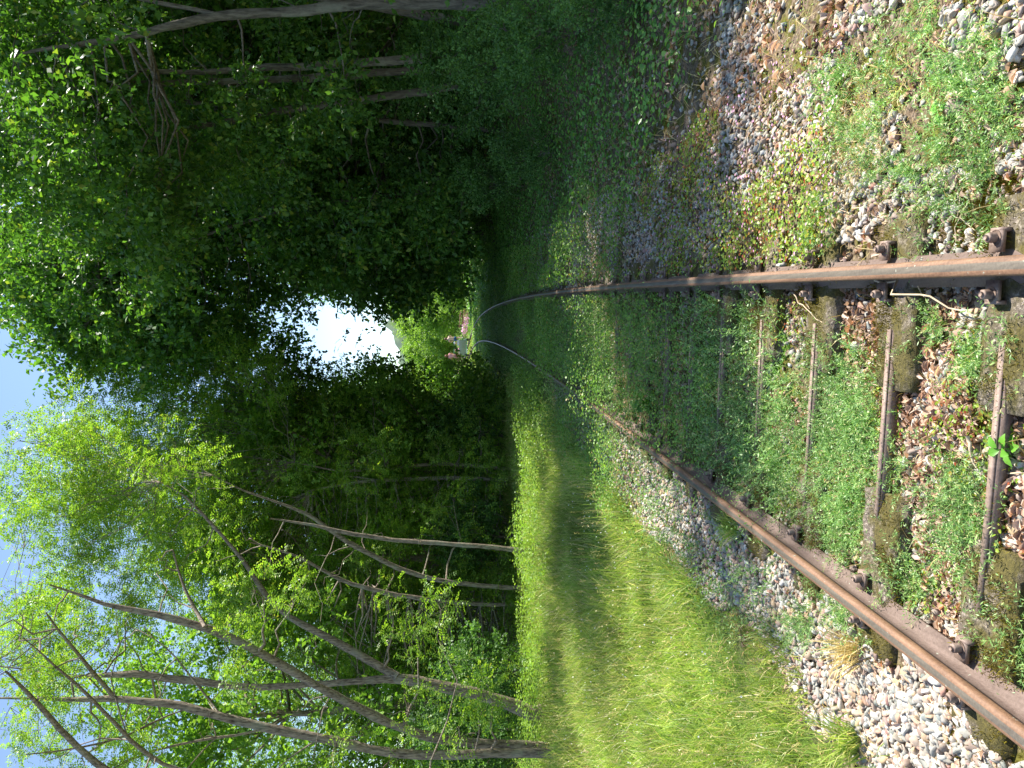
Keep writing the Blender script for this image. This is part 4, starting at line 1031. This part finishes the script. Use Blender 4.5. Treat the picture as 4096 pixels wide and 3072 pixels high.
def skinned(name, V, E, Rr, mat_, parent, rootv=0, sub=2):
    me = bpy.data.meshes.new(name); bm = bmesh.new(); sk = bm.verts.layers.skin.verify()
    vs = [bm.verts.new(v) for v in V]; bm.verts.ensure_lookup_table()
    for a, b in E: bm.edges.new((vs[a], vs[b]))
    for v, r in zip(vs, Rr):
        v[sk].radius = (r, r) if isinstance(r, (int, float)) else r
    vs[rootv][sk].use_root = True
    bm.to_mesh(me); bm.free(); me.materials.append(mat_)
    o = bpy.data.objects.new(name, me); COL.objects.link(o)
    s = o.modifiers.new("skin", 'SKIN'); s.use_smooth_shade = True
    u = o.modifiers.new("sub", 'SUBSURF'); u.levels = sub; u.render_levels = sub
    if parent: o.parent = parent
    return o
def person(label, loc, rz, skin, joints, group, hair, tops):
    """joints: dict of mirrored joint positions; origin at the pelvis"""
    root = empty('person', loc, rz); tag(root, label, 'person', group)
    V = []; E = []; RR = []
    def add(p, r, par=None):
        V.append(tuple(p)); RR.append(r)
        if par is not None: E.append((par, len(V) - 1))
        return len(V) - 1
    J = joints
    pel = add((0, 0, 0), .13); sp = add(J['waist'], .115, pel); ch = add(J['chest'], .145, sp); nk = add(J['neck'], .055, ch)
    hd0 = add(J['head'] + np.array([0, 0, -.07]), .072, nk); hd = add(J['head'], .098, hd0); add(J['head'] + np.array([0, 0, .085]), .07, hd)
    add(J['head'] + np.array([0, .112, -.02]), .014, hd)
    for sx in (-1, 1):
        add(J['head'] + np.array([sx * .10, 0, -.01]), .018, hd)
        k = 0 if sx < 0 else 1
        sh = add(J['shoulder'][k], .06, ch); el = add(J['elbow'][k], .043, sh); wr = add(J['wrist'][k], .028, el)
        d = nrm(np.array(J['wrist'][k]) - np.array(J['elbow'][k])); pm = np.array(J['wrist'][k]) + d * .06; pl = add(pm, .034, wr)
        for f in range(4):
            b0 = pm + d * .035 + np.array([(f - 1.5) * .02, 0, 0]); L = (.035, .042, .04, .03)[f]
            b1 = b0 + d * L; b2 = b1 + (d * .5 + np.array([0, 0, -.7])) * L * .8
            a = add(b0, .0095, pl); a = add(b1, .0085, a); add(b2, .0075, a)
        tb = add(pm + np.array([-sx * .035, 0, -.005]), .011, pl); add(pm + d * .04 + np.array([-sx * .05, 0, -.03]), .009, tb)
        hp = add(J['hip'][k], .095, pel); kn = add(J['knee'][k], .058, hp); an = add(J['ankle'][k], .036, kn)
    root.scale = (1.08, 1.08, 1.08)
    skinned('body', V, E, RR, skin, root)
    # eyes
    for sx in (-1, 1):
        mb = MB(); mb.ball(J['head'] + np.array([sx * .033, .088, .008]), .011, 1); mb.build('eye', M['saddle'], root)
    for k in (0, 1):
        a = np.array(J['ankle'][k]); mb = MB(); mb.ball(a + np.array([0, .07, -.045]), .14, 2, sq=(.36, 1.0, .36)); mb.build('shoe', M['shoe'], root, smooth=True)
    h = J['head']; mb = MB()
    if hair[0] == 'hat':
        mb.ball(h + np.array([0, -.01, .07]), .125, 2, sq=(1, 1.05, .75)); mb.tube([h + np.array([0, 0, .055]), h + np.array([0, 0, .065])], [.185, .165], 20); mb.build('hat', M['hatwhite'], root, smooth=True)
    elif hair[0] == 'long':
        mb.ball(h + np.array([0, -.03, .03]), .125, 2, sq=(1, 1, 1.05)); mb.ball(h + np.array([0, -.09, -.12]), .11, 2, sq=(.9, .5, 1.5)); mb.build('hair', hair[1], root, smooth=True)
    else:
        mb.ball(h + np.array([0, -.025, .035]), .120, 2, sq=(1, 1, .95)); mb.build('hair', hair[1], root, smooth=True)
    if tops.get('shorts'):
        V = [(0, 0, .06), (0, 0, -.02)]; RR = [.14, .15]; E = [(0, 1)]
        for k in (0, 1):
            a = np.array(J['hip'][k]); b = np.array(J['knee'][k]); V += [tuple(a), tuple(a * .45 + b * .55)]; RR += [.112, .095]; E += [(1, len(V) - 2), (len(V) - 2, len(V) - 1)]
        skinned('shorts', V, E, RR, tops['shorts'], root)
    if tops.get('shirt'):
        V = [(0, 0, .02), tuple(J['waist']), tuple(J['chest']), tuple(np.array(J['neck']) * .8 + np.array(J['chest']) * .2)]; RR = [.145, .135, .165, .07]; E = [(0, 1), (1, 2), (2, 3)]
        for k in (0, 1):
            a = np.array(J['shoulder'][k]); b = np.array(J['elbow'][k]); V += [tuple(a), tuple(a * .4 + b * .6)]; RR += [.08, .066]; E += [(2, len(V) - 2), (len(V) - 2, len(V) - 1)]
        skinned('shirt', V, E, RR, tops['shirt'], root)
    return root
def skinmat(name, c):
    m, n, b = newmat(name); b.inputs["Base Color"].default_value = (*c, 1); b.inputs["Roughness"].default_value = .55
    b.inputs["Subsurface Weight"].default_value = .1; b.inputs["Subsurface Radius"].default_value = (.02, .01, .005); return m
M['skin'] = skinmat('skin', (.72, .46, .34)); M['skin2'] = skinmat('skin_tanned', (.66, .38, .27))
M['shoe'] = plain('white_shoe', (.7, .7, .7), .6, var=.1); M['hatwhite'] = plain('white_hat', (.8, .8, .78), .8, var=.05)
M['hairbrown'] = plain('brown_hair', (.13, .06, .03), .6); M['hairred'] = plain('auburn_hair', (.22, .08, .04), .6)
M['blue'] = plain('blue_cloth', (.05, .16, .42), .85, var=.1); M['pinkcloth'] = plain('pink_cloth', (.75, .32, .36), .85, var=.1)
M['pattern'] = plain('patterned_cloth', (.5, .22, .26), .85, var=.7, scale=25); M['whitecloth'] = plain('white_cloth', (.75, .75, .74), .85, var=.06)
A = np.array
def ride(sh=.19, arm=((-.30, .34, .30), (.25, .42, .22)), lift=.12):
    return dict(waist=A([0, .03, .2]), chest=A([0, .08, .40]), neck=A([0, .12, .56]), head=A([0, .16, .71]),
                shoulder=[A([-sh, .09, .47]), A([sh, .09, .47])], elbow=[A([-sh - .08, .2, .24]), A([sh + .07, .2, .24])], wrist=[A(arm[0]), A(arm[1])],
                hip=[A([-.1, .02, -.06]), A([.1, .02, -.06])], knee=[A([-.13, .22, -.42]), A([.13, .3, -.33])], ankle=[A([-.13, .10, -.84]), A([.13, .14, -.72])])
def wl(x, y, z):
    ca, sa = math.cos(TA), math.sin(TA); return (tx + x * ca - y * sa, TY + x * sa + y * ca, RT + z)
GP = 'riders on the rail trolley'
person('shirtless man in blue shorts pedalling on the right side of the trolley', wl(.82, -.1, 1.42), TA, M['skin'], ride(.21, ((-.22, .45, .16), (.24, .42, .2))), GP, ('short', M['hairbrown']), dict(shorts=M['blue']))
person('woman in pink top and patterned shorts pedalling on the left of the trolley', wl(-.82, -.1, 1.36), TA, M['skin2'], ride(.175, ((-.24, .4, .2), (.22, .44, .14))), GP, ('long', M['hairred']), dict(shorts=M['pattern'], shirt=M['pinkcloth']))
def sit(s=1.0):
    return {k: ([q * s for q in v] if isinstance(v, list) else v * s) for k, v in dict(waist=A([0, -.02, .2]), chest=A([0, -.03, .38]), neck=A([0, -.01, .53]), head=A([0, 0, .68]),
                shoulder=[A([-.18, -.02, .44]), A([.18, -.02, .44])], elbow=[A([-.22, .08, .2]), A([.22, .08, .2])], wrist=[A([-.12, .3, .12]), A([.12, .3, .12])],
                hip=[A([-.09, .04, -.02]), A([.09, .04, -.02])], knee=[A([-.11, .45, .02]), A([.11, .45, .02])], ankle=[A([-.11, .5, -.36]), A([.11, .5, -.36])]).items()}
person('passenger in a white sun hat on the trolley bench beside the shirtless man', wl(.42, -.2, .56), TA, M['skin'], sit(), GP, ('hat', None), dict(shorts=M['blue'], shirt=M['whitecloth']))
person('brown haired passenger seated on the trolley bench, next to the woman in pink', wl(-.30, -.2, .52), TA, M['skin2'], sit(.92), GP, ('short', M['hairred']), dict(shorts=M['pattern'], shirt=M['pinkcloth']))

# ------------------------------------------------------------------ railing, fence, gate, flowers
M['redpaint'] = rust('red_rusty_iron', (.22, .06, .04), (.36, .11, .08), (.45, .18, .13), .6, .1)
M['wood'] = bark('weathered_wood', (.16, .10, .06), (.42, .32, .22), 2.0)
M['paint'] = M['green']
root = empty('iron_railing', (7.0, 70, 0)); tag(root, 'rusty red iron railing behind pink flowers right of the trolley', 'railing')
a = P(1872, 1312, 76); b = P(1872, 1240, 66); a[2] = b[2] = 0; o_ = A([7.0, 70, 0]); a -= o_; b -= o_
for z in (1.05, .72, .4):
    mb = MB(); mb.tube([a + A([0, 0, z]), b + A([0, 0, z])], .035, 6); mb.build('rail_bar', M['redpaint'], root)
for t in np.linspace(0, 1, 13):
    p = a * (1 - t) + b * t; mb = MB(); mb.tube([p + A([0, 0, -.2]), p + A([0, 0, 1.08])], .03 if int(round(t * 12)) % 4 == 0 else .017, 6); mb.build('post', M['redpaint'], root)
root = empty('wooden_fence', (-3, 92, 0)); tag(root, 'low weathered wooden fence behind the meadow, left of the woman in pink', 'fence')
a = P(1860, 1440, 92) - A([-3, 92, 0]); b = P(1860, 1534, 88) - A([-3, 92, 0]); a[2] = b[2] = 0
for z in (.45, .95):
    mb = MB(); mb.tube([a + A([0, 0, z]), b + A([0, 0, z])], .05, 6); mb.build('rail_bar', M['wood'], root)
for t in np.linspace(0, 1, 5):
    p = a * (1 - t) + b * t; mb = MB(); mb.tube([p + A([0, 0, -.2]), p + A([0, 0, 1.15])], .07, 6); mb.build('post', M['wood'], root)
gp = P(1885, 1558, 62); root = empty('wooden_gate', (gp[0], gp[1], 0)); tag(root, 'H-shaped wooden gate with a red-brown board standing at the edge of the bright meadow', 'gate')
for sx in (-.42, .42):
    mb = MB(); mb.box((sx, 0, .55), (.10, .10, 1.3)); mb.build('post', M['wood'], root)
mb = MB(); mb.box((0, .0, .62), (.74, .06, .09)); mb.build('cross_bar', M['wood'], root)
mb = MB(); mb.box((.42, -.075, 1.03), (.22, .04, .36)); mb.build('board', M['redpaint'], root)
mb = MB(); mb.box((.60, .1, .45), (.2, .12, 1.0)); mb.build('dark_post', M['barkdark'], root)

def flower_bush(label, c, r, h, n, colr, cat='flowering bush'):
    root = empty('flowering_bush', c); tag(root, label, cat)
    mb = MB(); p = rng.normal(size=(n, 3)) * A([r * .45, r * .45, 0]); p[:, 2] = h * rng.random(n)
    d = nrm(rdir(n) + A([0, 0, .5])); leaves(mb, p, d, nrm(np.cross(d, rdir(n))), .09, .05, .1); mb.build('foliage', M['far'], root)
    mb = MB(); m_ = n // 3; p = rng.normal(size=(m_, 3)) * A([r * .45, r * .45, 0]); p[:, 2] = h * (.5 + .6 * rng.random(m_))
    d = nrm(rdir(m_)); leaves6(mb, p, d, nrm(np.cross(d, rdir(m_))), .12, .10, .1); mb.build('blossom', M[colr], root)
fb = P(1872, 1318, 69); flower_bush('pink flowering bush in front of the left end of the red railing', (fb[0], fb[1], 0), .5, .8, 500, 'pink')
fb = P(1872, 1280, 66); flower_bush('pink flowering bush in front of the middle of the red railing', (fb[0], fb[1], 0), .55, .65, 450, 'pink')
fb = G(1905, 1502); flower_bush('small white flowering bush at the shade edge left of the track', (fb[0], fb[1], 0), .5, .45, 500, 'white')
# sunlit grass at the clearing
mb = MB(); n = 60000
x = rng.uniform(-22, 16, n); y = rng.uniform(44, 105, n)
s = x - trackx(y); m_ = (~onrail(s, .12)) & ((y > 60) | (abs(s) > 1.0)); x, y = x[m_], y[m_]; n = len(x)
p = np.stack([x, y, H(x, y)], -1); hh = .12 + .25 * vnoise(x, y, 3) * (abs(x - trackx(y)) > 1.4)
blades(mb, p, p + nrm(rdir(n) * .5 + A([0, 0, 1])) * (hh * (.6 + .6 * rng.random(n)))[:, None], .05)
tag(mb.build('clearing_grass', M['grass']), 'sunlit grass of the clearing around the trolley', 'grass', kind='stuff')
